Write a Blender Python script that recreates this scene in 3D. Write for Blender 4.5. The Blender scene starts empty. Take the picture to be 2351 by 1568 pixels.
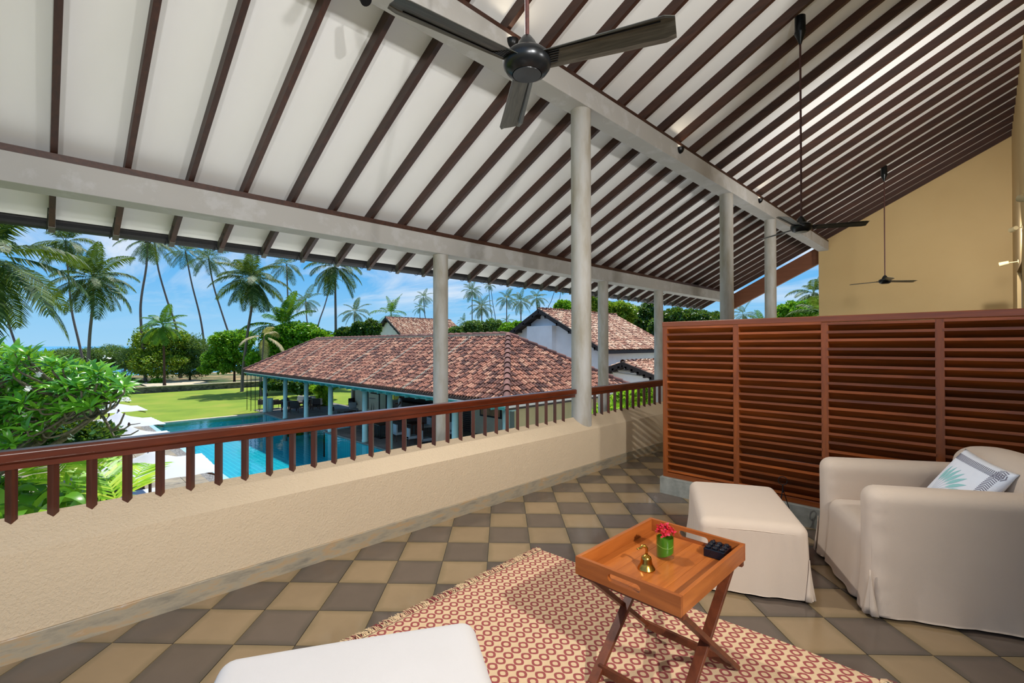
import bpy, bmesh, math, random
import numpy as np
from mathutils import Vector, Matrix
random.seed(7); rng = np.random.default_rng(7)
scene = bpy.context.scene
COL = scene.collection

# ------------------------------------------------------------------ camera
FPX, YAW, PITCH, ROLL = 1086.02, 0.785895, 0.007383, -0.001732
IW, IH, EYE = 2351.0, 1568.0, 1.5
_fw = np.array([-math.sin(YAW)*math.cos(PITCH), math.cos(YAW)*math.cos(PITCH), math.sin(PITCH)])
_r = np.array([math.cos(YAW), math.sin(YAW), 0.0]); _u = np.cross(_r, _fw)
_r, _u = _r*math.cos(ROLL)+_u*math.sin(ROLL), -_r*math.sin(ROLL)+_u*math.cos(ROLL)
cam_d = bpy.data.cameras.new('camera'); cam = bpy.data.objects.new('camera', cam_d); COL.objects.link(cam)
cam_d.sensor_width = 36.0; cam_d.sensor_fit = 'HORIZONTAL'; cam_d.lens = FPX*36.0/IW
cam_d.clip_start = 0.05; cam_d.clip_end = 20000
M = Matrix.Identity(4)
for i in range(3):
    M[i][0] = _r[i]; M[i][1] = _u[i]; M[i][2] = -_fw[i]
M[2][3] = EYE
cam.matrix_world = M
scene.camera = cam

# ------------------------------------------------------------------ sky, sun, exposure
scene.view_settings.view_transform = 'Standard'; scene.view_settings.look = 'None'
scene.view_settings.exposure = 0.0; scene.view_settings.gamma = 1.0
scene.view_settings.use_curve_mapping = False
SUN_STRENGTH, SKY_STRENGTH = 5.0, 1.0
world = bpy.data.worlds.new('sky'); scene.world = world; world.use_nodes = True
def build_sky():
    nt = world.node_tree; N = nt.nodes; L = nt.links
    for n in list(N): N.remove(n)
    out = N.new('ShaderNodeOutputWorld'); bg = N.new('ShaderNodeBackground')
    tc = N.new('ShaderNodeTexCoord'); sep = N.new('ShaderNodeSeparateXYZ')
    L.new(tc.outputs['Generated'], sep.inputs[0])
    ramp = N.new('ShaderNodeValToRGB'); e = ramp.color_ramp.elements
    e[0].position = 0.0; e[0].color = (0.36, 0.66, 0.92, 1)
    e[1].position = 1.0; e[1].color = (0.03, 0.16, 0.52, 1)
    for p, c in ((0.06, (0.27, 0.60, 0.92, 1)), (0.15, (0.12, 0.46, 0.90, 1)), (0.35, (0.06, 0.32, 0.80, 1))):
        k = e.new(p); k.color = c
    L.new(sep.outputs['Z'], ramp.inputs[0])
    # thin streaked cirrus: the view direction projected on a high flat layer
    mx = N.new('ShaderNodeMath'); mx.operation = 'MAXIMUM'; mx.inputs[1].default_value = 0.02
    L.new(sep.outputs['Z'], mx.inputs[0])
    ad = N.new('ShaderNodeMath'); ad.operation = 'ADD'; ad.inputs[1].default_value = 0.07
    L.new(mx.outputs[0], ad.inputs[0])
    dv = N.new('ShaderNodeVectorMath'); dv.operation = 'DIVIDE'
    cmb = N.new('ShaderNodeCombineXYZ')
    for i in range(3): L.new(ad.outputs[0], cmb.inputs[i])
    L.new(tc.outputs['Generated'], dv.inputs[0]); L.new(cmb.outputs[0], dv.inputs[1])
    mp = N.new('ShaderNodeMapping'); mp.inputs['Rotation'].default_value = (0, 0, math.radians(62))
    mp.inputs['Scale'].default_value = (0.55, 1.5, 0.0); mp.inputs['Location'].default_value = (1.7, 0.4, 0)
    L.new(dv.outputs[0], mp.inputs[0])
    nz = N.new('ShaderNodeTexNoise'); nz.inputs['Scale'].default_value = 0.62; nz.inputs['Detail'].default_value = 7
    nz.inputs['Roughness'].default_value = 0.58; nz.inputs['Distortion'].default_value = 0.7
    L.new(mp.outputs[0], nz.inputs['Vector'])
    cr = N.new('ShaderNodeValToRGB'); cr.color_ramp.elements[0].position = 0.45; cr.color_ramp.elements[1].position = 0.70
    cr.color_ramp.elements[0].color = (0, 0, 0, 1); cr.color_ramp.elements[1].color = (0.92, 0.92, 0.92, 1)
    L.new(nz.outputs['Fac'], cr.inputs[0])
    mix = N.new('ShaderNodeMix'); mix.data_type = 'RGBA'
    fd = N.new('ShaderNodeMapRange'); fd.interpolation_type = 'SMOOTHSTEP'; fd.inputs['From Min'].default_value = 0.015; fd.inputs['From Max'].default_value = 0.13
    L.new(sep.outputs['Z'], fd.inputs['Value']); mu = N.new('ShaderNodeMath'); mu.operation = 'MULTIPLY'
    L.new(cr.outputs[0], mu.inputs[0]); L.new(fd.outputs[0], mu.inputs[1]); L.new(mu.outputs[0], mix.inputs['Factor']); L.new(ramp.outputs[0], mix.inputs['A']); mix.inputs['B'].default_value = (0.86, 0.91, 0.97, 1)
    L.new(mix.outputs['Result'], bg.inputs[0]); bg.inputs[1].default_value = SKY_STRENGTH
    L.new(bg.outputs[0], out.inputs[0])
build_sky()
SUN_DIR = Vector((-0.707*0.36, 0.707*0.36, 0.93)).normalized()       # towards the sun
sd = bpy.data.lights.new('sun', 'SUN'); sd.energy = SUN_STRENGTH; sd.angle = math.radians(0.6); sd.color = (1.0, 0.96, 0.88)
so = bpy.data.objects.new('sun', sd); COL.objects.link(so); so.location = (-20, 20, 60)
so.rotation_euler = SUN_DIR.to_track_quat('Z', 'Y').to_euler()

# ------------------------------------------------------------------ helpers
def ray(x, y): return (x-IW/2)/FPX*_r - (y-IH/2)/FPX*_u + _fw
def atd(x, y, d): return Vector(np.array([0, 0, EYE]) + ray(x, y)*d)       # a point seen there, d metres deep
def atz(x, y, z):
    v = ray(x, y); return Vector(np.array([0, 0, EYE]) + v*((z-EYE)/v[2]))
def aty(x, y, Y):
    v = ray(x, y); return Vector(np.array([0, 0, EYE]) + v*(Y/v[1]))
def proj(p):
    v = np.array(p)-np.array([0, 0, EYE]); d = v@_fw
    return IW/2+FPX*(v@_r)/d, IH/2-FPX*(v@_u)/d, d

def link(o, parent=None):
    COL.objects.link(o)
    if parent is not None: o.parent = parent
    return o
def tag(o, label=None, cat=None, group=None, kind=None):
    if label: o['label'] = label
    if cat: o['category'] = cat
    if group: o['group'] = group
    if kind: o['kind'] = kind
    return o
def thing(name, label, cat, loc=(0, 0, 0), rz=0.0, group=None):
    o = bpy.data.objects.new(name, None); link(o); o.empty_display_size = 0.1
    o.location = loc; o.rotation_euler = (0, 0, rz)
    return tag(o, label, cat, group)
def copy_tree(o, parent=None):
    c = o.copy(); link(c, parent)
    for ch in list(o.children): copy_tree(ch, c)
    return c

def mesh_np(name, V, F, nper):
    """fast mesh from numpy verts (n,3) and uniform faces (m,nper)"""
    me = bpy.data.meshes.new(name); V = np.asarray(V, np.float32); F = np.asarray(F, np.int32)
    me.vertices.add(len(V)); me.vertices.foreach_set('co', V.ravel())
    me.loops.add(F.size); me.loops.foreach_set('vertex_index', F.ravel())
    me.polygons.add(len(F)); me.polygons.foreach_set('loop_start', np.arange(0, F.size, nper, dtype=np.int32))
    me.polygons.foreach_set('loop_total', np.full(len(F), nper, np.int32))
    me.update(calc_edges=True)
    return me
def mobj(name, me, mat=None, parent=None, loc=None, smooth=False):
    if mat is not None and not me.materials: me.materials.append(mat)
    o = bpy.data.objects.new(name, me); link(o, parent)
    if loc is not None: o.location = loc
    if smooth: me.polygons.foreach_set('use_smooth', np.ones(len(me.polygons), bool))
    return o

class MB:
    """collects primitives into one mesh"""
    def __init__(s): s.v = []; s.f = []
    def add(s, vs, fs):
        n = len(s.v); s.v += [tuple(v) for v in vs]; s.f += [tuple(i+n for i in f) for f in fs]; return s
    def hexa(s, b, t):      # bottom quad, top quad (ccw from above)
        return s.add(list(b)+list(t), [(3, 2, 1, 0), (4, 5, 6, 7), (0, 1, 5, 4), (1, 2, 6, 5), (2, 3, 7, 6), (3, 0, 4, 7)])
    def box(s, x0, x1, y0, y1, z0, z1):
        return s.hexa([(x0, y0, z0), (x1, y0, z0), (x1, y1, z0), (x0, y1, z0)], [(x0, y0, z1), (x1, y0, z1), (x1, y1, z1), (x0, y1, z1)])
    def bar(s, p0, p1, w, h, up=(0, 0, 1)):
        p0, p1 = Vector(p0), Vector(p1); d = (p1-p0).normalized(); u = Vector(up)
        sd_ = d.cross(u)
        if sd_.length < 1e-6: sd_ = d.cross(Vector((1, 0, 0)))
        sd_.normalize(); u = sd_.cross(d).normalized()
        a, b = sd_*w/2, u*h/2
        return s.hexa([p0-a-b, p0+a-b, p1+a-b, p1-a-b], [p0-a+b, p0+a+b, p1+a+b, p1-a+b])
    def tube(s, pts, rad, n=8, cap=True):
        pts = [Vector(p) for p in pts]
        if not hasattr(rad, '__len__'): rad = [rad]*len(pts)
        rings = []; prev = None
        for i, p in enumerate(pts):
            d = (pts[min(i+1, len(pts)-1)]-pts[max(i-1, 0)]).normalized()
            if prev is None:
                a = d.cross(Vector((0, 0, 1)))
                if a.length < 1e-3: a = d.cross(Vector((1, 0, 0)))
            else: a = prev-d*prev.dot(d)
            a.normalize(); prev = a; b = d.cross(a)
            rings.append([p+(a*math.cos(2*math.pi*k/n)+b*math.sin(2*math.pi*k/n))*rad[i] for k in range(n)])
        vs = [v for r in rings for v in r]; fs = []
        for i in range(len(rings)-1):
            for k in range(n):
                k2 = (k+1) % n
                fs.append((i*n+k, i*n+k2, (i+1)*n+k2, (i+1)*n+k))
        if cap: fs += [tuple(range(n-1, -1, -1)), tuple((len(rings)-1)*n+k for k in range(n))]
        return s.add(vs, fs)
    def lathe(s, prof, n=24, c=(0, 0, 0), cap=True):
        vs = []; fs = []
        for r, z in prof:
            for k in range(n): vs.append((c[0]+r*math.cos(2*math.pi*k/n), c[1]+r*math.sin(2*math.pi*k/n), c[2]+z))
        for i in range(len(prof)-1):
            for k in range(n):
                k2 = (k+1) % n; fs.append((i*n+k, i*n+k2, (i+1)*n+k2, (i+1)*n+k))
        if cap: fs += [tuple(range(n-1, -1, -1)), tuple((len(prof)-1)*n+k for k in range(n))]
        return s.add(vs, fs)
    def prism(s, poly, axis, a0, a1):
        """poly: list of 2d points; axis 'x','y','z' extruded from a0 to a1"""
        n = len(poly)
        f = {'x': lambda p, a: (a, p[0], p[1]), 'y': lambda p, a: (p[0], a, p[1]), 'z': lambda p, a: (p[0], p[1], a)}[axis]
        vs = [f(p, a0) for p in poly]+[f(p, a1) for p in poly]
        fs = [tuple(range(n)), tuple(range(2*n-1, n-1, -1))]+[(i, i+n, (i+1) % n+n, (i+1) % n) for i in range(n)]
        return s.add(vs, fs)
    def mesh(s, name='mesh'):
        me = bpy.data.meshes.new(name); me.from_pydata(s.v, [], s.f); me.validate()
        bm = bmesh.new(); bm.from_mesh(me); bmesh.ops.recalc_face_normals(bm, faces=bm.faces); bm.to_mesh(me); bm.free()
        return me
    def build(s, name, mat, parent=None, loc=None, smooth=False, bevel=0.0, seg=2, autos=False):
        me = s.mesh(name)
        if bevel:
            bm = bmesh.new(); bm.from_mesh(me)
            bmesh.ops.remove_doubles(bm, verts=bm.verts, dist=1e-6)
            es = [e for e in bm.edges if len(e.link_faces) == 2 and e.calc_face_angle(0) > 0.6]
            bmesh.ops.bevel(bm, geom=es, offset=bevel, segments=seg, affect='EDGES', profile=0.5)
            bm.to_mesh(me); bm.free()
        o = mobj(name, me, mat, parent, loc, smooth)
        if autos:
            for p in me.polygons: p.use_smooth = True
            try: me.set_sharp_from_angle(angle=math.radians(40))
            except Exception: pass
        return o

# ------------------------------------------------------------------ materials
MAT = {}
def S(c): return tuple(((x/255.0)/12.92 if x/255.0 <= 0.04045 else ((x/255.0+0.055)/1.055)**2.4) for x in c)+(1,)
class NT:
    def __init__(s, name):
        s.m = bpy.data.materials.new(name); s.m.use_nodes = True; s.t = s.m.node_tree; s.N = s.t.nodes
        s.p = s.N['Principled BSDF']; s.out = s.N['Material Output']; MAT[name] = s.m
    def n(s, typ, **kw):
        x = s.N.new(typ)
        for k, v in kw.items(): setattr(x, k, v)
        return x
    def l(s, a, b): s.t.links.new(a, b)
    def math(s, op, a, b=None, c=None):
        x = s.n('ShaderNodeMath', operation=op)
        for i, v in enumerate((a, b, c)):
            if v is None: continue
            if isinstance(v, (int, float)): x.inputs[i].default_value = v
            else: s.l(v, x.inputs[i])
        return x.outputs[0]
    def noise(s, scale=5, detail=4, rough=0.55, vec=None, dist=0.0):
        x = s.n('ShaderNodeTexNoise'); x.inputs['Scale'].default_value = scale; x.inputs['Detail'].default_value = detail
        x.inputs['Roughness'].default_value = rough; x.inputs['Distortion'].default_value = dist
        if vec is not None: s.l(vec, x.inputs['Vector'])
        return x.outputs['Fac']
    def obj(s, scale=(1, 1, 1), rot=(0, 0, 0), rnd=False, which='Object'):
        tc = s.n('ShaderNodeTexCoord'); mp = s.n('ShaderNodeMapping')
        mp.inputs['Scale'].default_value = scale; mp.inputs['Rotation'].default_value = rot
        s.l(tc.outputs[which], mp.inputs[0])
        if rnd:
            oi = s.n('ShaderNodeObjectInfo'); c = s.n('ShaderNodeCombineXYZ')
            s.l(s.math('MULTIPLY', oi.outputs['Random'], 37.0), c.inputs[0]); s.l(s.math('MULTIPLY', oi.outputs['Random'], 91.0), c.inputs[1])
            s.l(c.outputs[0], mp.inputs['Location'])
        return mp.outputs[0]
    def world(s, scale=(1, 1, 1), rot=(0, 0, 0)):
        g = s.n('ShaderNodeNewGeometry'); mp = s.n('ShaderNodeMapping')
        mp.inputs['Scale'].default_value = scale; mp.inputs['Rotation'].default_value = rot
        s.l(g.outputs['Position'], mp.inputs[0]); return mp.outputs[0]
    def ramp(s, fac, stops, interp='LINEAR'):
        x = s.n('ShaderNodeValToRGB'); e = x.color_ramp.elements; x.color_ramp.interpolation = interp
        e[0].position, e[0].color = stops[0]; e[1].position, e[1].color = stops[-1]
        for p, c in stops[1:-1]:
            k = e.new(p); k.color = c
        s.l(fac, x.inputs[0]); return x.outputs[0]
    def mix(s, fac, a, b, blend='MIX'):
        x = s.n('ShaderNodeMix'); x.data_type = 'RGBA'; x.blend_type = blend
        for k, v in (('Factor', fac), ('A', a), ('B', b)):
            if isinstance(v, (int, float)): x.inputs[k].default_value = v
            elif isinstance(v, tuple): x.inputs[k].default_value = v
            else: s.l(v, x.inputs[k])
        return x.outputs['Result']
    def bump(s, h, strength=0.3, dist=0.02):
        b = s.n('ShaderNodeBump'); b.inputs['Strength'].default_value = strength; b.inputs['Distance'].default_value = dist
        s.l(h, b.inputs['Height']); s.l(b.outputs[0], s.p.inputs['Normal'])
    def col(s, c):
        if isinstance(c, tuple): s.p.inputs['Base Color'].default_value = c
        else: s.l(c, s.p.inputs['Base Color'])
        return s
    def rough(s, r):
        if isinstance(r, (int, float)): s.p.inputs['Roughness'].default_value = r
        else: s.l(r, s.p.inputs['Roughness'])
        return s
    def rnd(s):
        return s.n('ShaderNodeObjectInfo').outputs['Random']
def g(v): return (v, v, v, 1)

def plain(name, c, r=0.6, metal=0.0, var=0.0, scale=8, bump=0.0):
    t = NT(name)
    if var:
        f = t.noise(scale, 4, vec=t.obj())
        lo = tuple(x*(1-var) for x in c[:3])+(1,); hi = tuple(min(1, x*(1+var)) for x in c[:3])+(1,)
        t.col(t.ramp(f, [(0.3, lo), (0.7, hi)]))
        if bump: t.bump(f, bump, 0.01)
    else: t.col(c)
    t.rough(r); t.p.inputs['Metallic'].default_value = metal
    return t.m

def wood(name, dark, light, r=0.4, axis='x', scale=1.0, per=0.35, coat=0.0):
    t = NT(name)
    st = {'x': (1.2, 14, 14), 'y': (14, 1.2, 14), 'z': (14, 14, 1.2)}[axis]
    v = t.obj(tuple(k*scale for k in st), rnd=True)
    f1 = t.noise(1.6, 6, 0.62, vec=v, dist=0.6)
    base = t.ramp(f1, [(0.25, dark), (0.55, tuple((a+b)/2 for a, b in zip(dark, light))), (0.8, light)])
    k = t.math('ADD', t.math('MULTIPLY', t.rnd(), per*2), 1-per)
    c = t.n('ShaderNodeCombineXYZ')
    for i in range(3): t.l(k, c.inputs[i])
    t.col(t.mix(1.0, base, c.outputs[0], 'MULTIPLY'))
    t.rough(r); t.bump(f1, 0.12, 0.004)
    if coat: t.p.inputs['Coat Weight'].default_value = coat; t.p.inputs['Coat Roughness'].default_value = 0.15
    return t.m

def leaf_mat(name, stops, r=0.42, trans=0.35, spec=0.5):
    t = NT(name); t.p.inputs['Specular IOR Level'].default_value = spec; ge = t.n('ShaderNodeNewGeometry')
    c = t.ramp(ge.outputs['Random Per Island'], stops)
    t.col(c); t.rough(r)
    tr = t.n('ShaderNodeBsdfTranslucent'); t.l(t.mix(0.5, c, (0.35, 0.5, 0.02, 1)), tr.inputs[0])
    mx = t.n('ShaderNodeMixShader'); mx.inputs[0].default_value = trans
    t.l(t.p.outputs[0], mx.inputs[1]); t.l(tr.outputs[0], mx.inputs[2]); t.l(mx.outputs[0], t.out.inputs[0])
    return t.m

def make_materials():
    # parapet plaster: coarse hand-floated cream render
    t = NT('plaster_cream'); v = t.world()
    big = t.noise(0.9, 4, vec=v); fine = t.noise(70, 5, 0.65, vec=v); mid = t.noise(9, 3, vec=v)
    t.col(t.mix(t.math('MULTIPLY', big, 0.5), S((214, 192, 160)), S((196, 176, 150)))); t.rough(0.85)
    t.bump(t.math('ADD', t.math('MULTIPLY', fine, 0.7), t.math('MULTIPLY', mid, 0.5)), 0.8, 0.016)
    # ochre wall
    t = NT('plaster_ochre'); v = t.world()
    big = t.noise(0.7, 4, vec=v); fine = t.noise(55, 4, 0.6, vec=v)
    t.col(t.mix(big, S((206, 178, 128)), S((190, 160, 110)))); t.rough(0.85); t.bump(fine, 0.3, 0.006)
    # beam and column plaster: grey-white limewash with chalky patches
    t = NT('limewash'); v = t.world()
    pat = t.ramp(t.noise(3.2, 6, 0.65, vec=v), [(0.52, g(0)), (0.62, g(1))]); big = t.noise(0.6, 3, vec=v)
    t.col(t.mix(t.math('MULTIPLY', pat, 0.3), t.mix(big, S((176, 173, 168)), S((162, 159, 153))), S((200, 201, 202)))); t.rough(0.75)
    t.bump(t.noise(40, 3, vec=v), 0.12, 0.004)
    t = NT('column_wash'); v = t.world((1, 1, 0.25))
    st = t.noise(7, 5, 0.6, vec=v)
    t.col(t.ramp(st, [(0.3, S((148, 140, 122))), (0.55, S((170, 166, 158))), (0.75, S((178, 177, 174)))])); t.rough(0.6); t.bump(t.noise(60, 3, vec=t.world()), 0.08, 0.003)
    # skirting: worn cement
    t = NT('skirting_cement'); v = t.world((6, 2, 9))
    f = t.noise(2.2, 6, 0.7, vec=v)
    t.col(t.ramp(f, [(0.3, S((126, 118, 104))), (0.5, S((160, 148, 126))), (0.62, S((172, 142, 104))), (0.75, S((186, 184, 180)))])); t.rough(0.45); t.bump(f, 0.15, 0.004)
    t = NT('cement_grey'); v = t.world((3, 3, 3)); f = t.noise(3, 6, 0.6, vec=v)
    t.col(t.ramp(f, [(0.3, S((112, 114, 106))), (0.7, S((150, 150, 140)))])); t.rough(0.6); t.bump(f, 0.1, 0.004)
    t = NT('ceiling_white'); v = t.world((0.6, 1.2, 1)); f = t.noise(1.2, 4, vec=v)
    t.col(t.mix(f, S((244, 244, 242)), S((236, 236, 232)))); t.rough(0.8)
    # floor tiles: pressed cement, worn edge, waxed
    for nm, a, b, edge in (('tile_light', (154, 130, 98), (138, 116, 86), (112, 98, 68)), ('tile_dark', (98, 86, 78), (84, 73, 66), (66, 62, 52))):
        t = NT(nm); tc = t.n('ShaderNodeTexCoord'); sp = t.n('ShaderNodeSeparateXYZ'); t.l(tc.outputs['Generated'], sp.inputs[0])
        v = t.world()
        def ed(o):
            return t.math('ABSOLUTE', t.math('SUBTRACT', o, 0.5))
        n1 = t.noise(6, 5, vec=v); n2 = t.noise(1.3, 4, vec=v)
        # the worn rim follows the tile's own two edge directions
        ob = t.n('ShaderNodeSeparateXYZ'); t.l(tc.outputs['Object'], ob.inputs[0])
        au, av = 43.479, 46.231+90
        det = math.cos(math.radians(au))*math.sin(math.radians(av))-math.sin(math.radians(au))*math.cos(math.radians(av))
        def lin(cx, cy): return t.math('ADD', t.math('MULTIPLY', ob.outputs[0], cx), t.math('MULTIPLY', ob.outputs[1], cy))
        uu = lin(math.sin(math.radians(av))/det, -math.cos(math.radians(av))/det); vv = lin(-math.sin(math.radians(au))/det, math.cos(math.radians(au))/det)
        rim = t.math('MAXIMUM', t.math('ABSOLUTE', uu), t.math('ABSOLUTE', vv))
        rimf = t.ramp(t.math('ADD', rim, t.math('MULTIPLY', t.math('SUBTRACT', n1, 0.5), 0.03)), [(0.112, g(0)), (0.156, g(1))])
        base = t.mix(n1, S(a), S(b)); base = t.mix(t.math('MULTIPLY', n2, 0.25), base, S((126, 110, 86)))
        k = t.math('ADD', t.math('MULTIPLY', t.rnd(), 0.16), 0.92); cc = t.n('ShaderNodeCombineXYZ')
        for i in range(3): t.l(k, cc.inputs[i])
        base = t.mix(1.0, base, cc.outputs[0], 'MULTIPLY')
        t.col(t.mix(t.math('MULTIPLY', rimf, 0.6), base, S(edge)))
        t.rough(t.ramp(t.noise(4, 5, vec=v), [(0.3, g(0.07)), (0.7, g(0.24))])); t.bump(t.noise(3, 3, vec=v), 0.04, 0.01)
        t.p.inputs['Specular IOR Level'].default_value = 0.55
    plain('grout', S((96, 90, 78)), 0.8)
    # timber
    wood('wood_rafter', S((40, 21, 14)), S((76, 42, 27)), 0.5, 'x', per=0.18)
    wood('wood_rail', S((62, 24, 11)), S((116, 47, 20)), 0.28, 'y', per=0.05, coat=0.3)
    wood('wood_baluster', S((48, 21, 12)), S((94, 42, 22)), 0.35, 'z', per=0.15, coat=0.2)
    wood('wood_screen_slat', S((92, 42, 12)), S((168, 86, 30)), 0.36, 'x', per=0.32, coat=0.15)
    wood('wood_screen_frame', S((100, 46, 12)), S((156, 80, 24)), 0.34, 'z', per=0.1, coat=0.2)
    wood('wood_screen_rail', S((100, 46, 14)), S((150, 78, 28)), 0.3, 'x', per=0.05, coat=0.3)
    wood('wood_gable', S((110, 66, 44)), S((134, 84, 58)), 0.5, 'x', per=0.05)
    wood('wood_tray', S((140, 70, 24)), S((196, 116, 52)), 0.3, 'y', per=0.14, coat=0.3)
    wood('wood_tray_rim', S((126, 62, 22)), S((182, 102, 44)), 0.32, 'x', per=0.1, coat=0.25)
    wood('wood_leg', S((72, 34, 18)), S((126, 66, 38)), 0.4, 'y', per=0.12)
    plain('gutter_black', S((22, 22, 25)), 0.5, var=0.4, scale=40)
    plain('metal_cap', S((86, 84, 76)), 0.5, metal=0.3, var=0.2, scale=30)
    plain('iron_black', S((22, 22, 24)), 0.35, metal=0.4)
    t = NT('fan_black'); t.col(S((36, 38, 40))); t.rough(0.28); t.p.inputs['Metallic'].default_value = 0.55
    t = NT('fan_blade'); v = t.obj((3, 40, 40)); f = t.noise(2, 4, vec=v)
    t.col(t.ramp(f, [(0.3, S((70, 72, 68))), (0.7, S((104, 104, 97)))])); t.rough(0.32); t.p.inputs['Metallic'].default_value = 0.5
    plain('rod_rust', S((70, 34, 28)), 0.6, var=0.4, scale=60)
    t = NT('doorway_shade'); t.col(S((26, 16, 16))); t.rough(0.7)
make_materials()
# ------------------------------------------------------------------ lamps helper
def spot(loc, target, power, size, blend, color, parent, radius=0.05):
    d = bpy.data.lights.new('spot_bulb', 'SPOT'); d.energy = power; d.spot_size = math.radians(size); d.spot_blend = blend
    d.color = color; d.shadow_soft_size = radius
    o = bpy.data.objects.new('bulb', d); link(o); o.location = loc
    o.rotation_euler = (Vector(loc)-Vector(target)).to_track_quat('Z', 'Y').to_euler()
    if parent is not None:
        o.parent = parent; o.matrix_parent_inverse = Matrix.Translation(parent.location).inverted()
    return o

# ------------------------------------------------------------------ floor
XW = -3.276                       # inner face of the parapet
YEND = 16.7                       # far end wall
XH, XH2, YRET = 0.48, 2.7, 4.78   # house wall beyond the screen, house wall beside the seats, return between them
YBACK = -2.6
def build_floor():
    fl = MB().box(XW-0.19, XH2, YBACK, YEND, -0.32, -0.006).build('floor', MAT['grout']); tag(fl, kind='structure')
    c = np.array([math.cos(0.7588597), math.sin(0.7588597)])*0.3116
    a = np.array([-math.sin(0.806882), math.cos(0.806882)])*0.31263
    o = np.array([0.26165, 0.03698])
    Minv = np.linalg.inv(np.stack([c, a], 1))
    lt = atz(1874.5, 1460.8, 0); uv = np.floor(Minv@(np.array(lt[:2])-o)); par = int(uv.sum()) % 2
    shr = 0.4955
    full = {}
    def tile_poly(cen): return [cen+(-c-a)*shr, cen+(c-a)*shr, cen+(c+a)*shr, cen+(-c+a)*shr]
    def clip(poly, ax, val, keep_gt):
        out = []
        for i in range(len(poly)):
            p, q = poly[i], poly[(i+1) % len(poly)]
            ip = (p[ax] > val) == keep_gt; iq = (q[ax] > val) == keep_gt
            if ip: out.append(p)
            if ip != iq: t = (val-p[ax])/(q[ax]-p[ax]); out.append(p+(q-p)*t)
        return out
    cells = []
    for i in range(-40, 60):
        for j in range(-40, 60):
            cen = o+c*(i+.5)+a*(j+.5)
            poly = tile_poly(cen)
            xs = [p[0] for p in poly]; ys = [p[1] for p in poly]
            if max(xs) < XW or min(xs) > XH2 or max(ys) < YBACK or min(ys) > YEND: continue
            if min(xs) > XH and min(ys) > YRET: continue
            P = proj((cen[0], cen[1], 0))
            vis = P[2] > 0.6 and -80 < P[0] < IW+80 and P[1] < IH+120 and cen[1] < 7.2
            clipped = min(xs) < XW or max(xs) > XH2 or min(ys) < YBACK or max(ys) > YEND
            pc = poly
            for ax, val, gt in ((0, XW, True), (0, XH2, False), (1, YBACK, True), (1, YEND, False)):
                if pc: pc = clip(pc, ax, val, gt)
            if len(pc) < 3: continue
            cells.append((np.hypot(*cen), vis, clipped, cen, pc, (i+j) % 2 == par))
    cells.sort(key=lambda k: (not k[1], k[0]))
    rest = {True: MB(), False: MB()}
    k = 0
    for dist, vis, clipped, cen, pc, light in cells:
        mat = MAT['tile_light'] if light else MAT['tile_dark']
        if vis and k < 298:
            k += 1
            if not clipped and light in full: me = full[light]
            else:
                b = MB(); n = len(pc)
                top = [((p-cen)*0.994).tolist()+[0.0] for p in pc]; bot = [(p-cen).tolist()+[-0.008] for p in pc]
                b.add(bot+top, [tuple(range(n, 2*n))]+[(q, (q+1) % n, (q+1) % n+n, q+n) for q in range(n)])
                me = b.mesh('floor_tile'); me.materials.append(mat)
                if not clipped: full[light] = me
            t = mobj('floor_tile', me, None, fl, (cen[0], cen[1], 0))
            t.rotation_euler = (random.uniform(-.0012, .0012), random.uniform(-.0012, .0012), 0)
        else:
            n = len(pc); rest[light].add([(p[0], p[1], 0) for p in pc], [tuple(range(n))])
    for light, b in rest.items():
        x = b.build('tile_field', MAT['tile_light' if light else 'tile_dark'], fl); x['kind'] = 'stuff'
build_floor()

# ------------------------------------------------------------------ parapet, skirting
SL = 0.685
par = MB().prism([(XW, -0.32), (XW, 0.51), (XW-0.19, 0.51+SL*0.19), (XW-0.19, -0.32)], 'y', YBACK, YEND).build('wall_left', MAT['plaster_cream'])
tag(par, kind='structure')
# lower storey of the house under the verandah
low = MB().box(XW-0.19, XW+0.1, YBACK, YEND, -3.3, -0.32).build('wall_below', MAT['plaster_cream']); tag(low, kind='structure')
sk = MB().box(XW-0.01, XW+0.014, YBACK, YEND, -0.004, 0.114).build('baseboard_left', MAT['skirting_cement'], bevel=0.004); tag(sk, kind='structure')

# ------------------------------------------------------------------ columns and beams
XC, XF = -3.43, -6.2
def column(x, y, z0, z1, label, group):
    o = thing('column', label, 'column', (x, y, z0), 0, group)
    MB().lathe([(0.121, 0), (0.12, 0.3), (0.119, z1-z0)], 40).build('shaft', MAT['column_wash'], o, smooth=False, autos=True)
    return o
cm = [column(XC, 4.604, 0.50, 4.32, 'nearest tall round white column, standing on the parapet between the two railings', 'columns under the middle beam'),
      column(XC, 9.13, 0.50, 4.32, 'round column under the middle beam, just behind the left end of the slatted screen top', 'columns under the middle beam'),
      column(XC, 11.70, 0.50, 4.32, 'farthest round column under the middle beam, behind the middle ceiling fan blade', 'columns under the middle beam')]
cf = [column(XF, 4.57, -3.3, 2.955, 'round column under the eaves beam outside the railing, in front of the red tiled roof', 'columns under the eaves beam'),
      column(XF, 9.15, -3.3, 2.955, 'weathered eaves column just right of the nearest tall column, before the white house', 'columns under the eaves beam'),
      column(XF, 11.76, -3.3, 2.955, 'eaves column touching the left edge of the slatted screen', 'columns under the eaves beam')]
pil = thing('pillar', 'square ochre corner pillar at the far end of the eaves beam', 'pillar', (-6.25, 16.65, -3.3))
MB().box(-0.13, 0.13, -0.16, 0.3, 0, 6.26).build('shaft', MAT['plaster_ochre'], pil)
mb = thing('beam', 'broad white plaster beam over the parapet columns, with black uplights on its side', 'beam', (XC, 7, 4.314))
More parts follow.
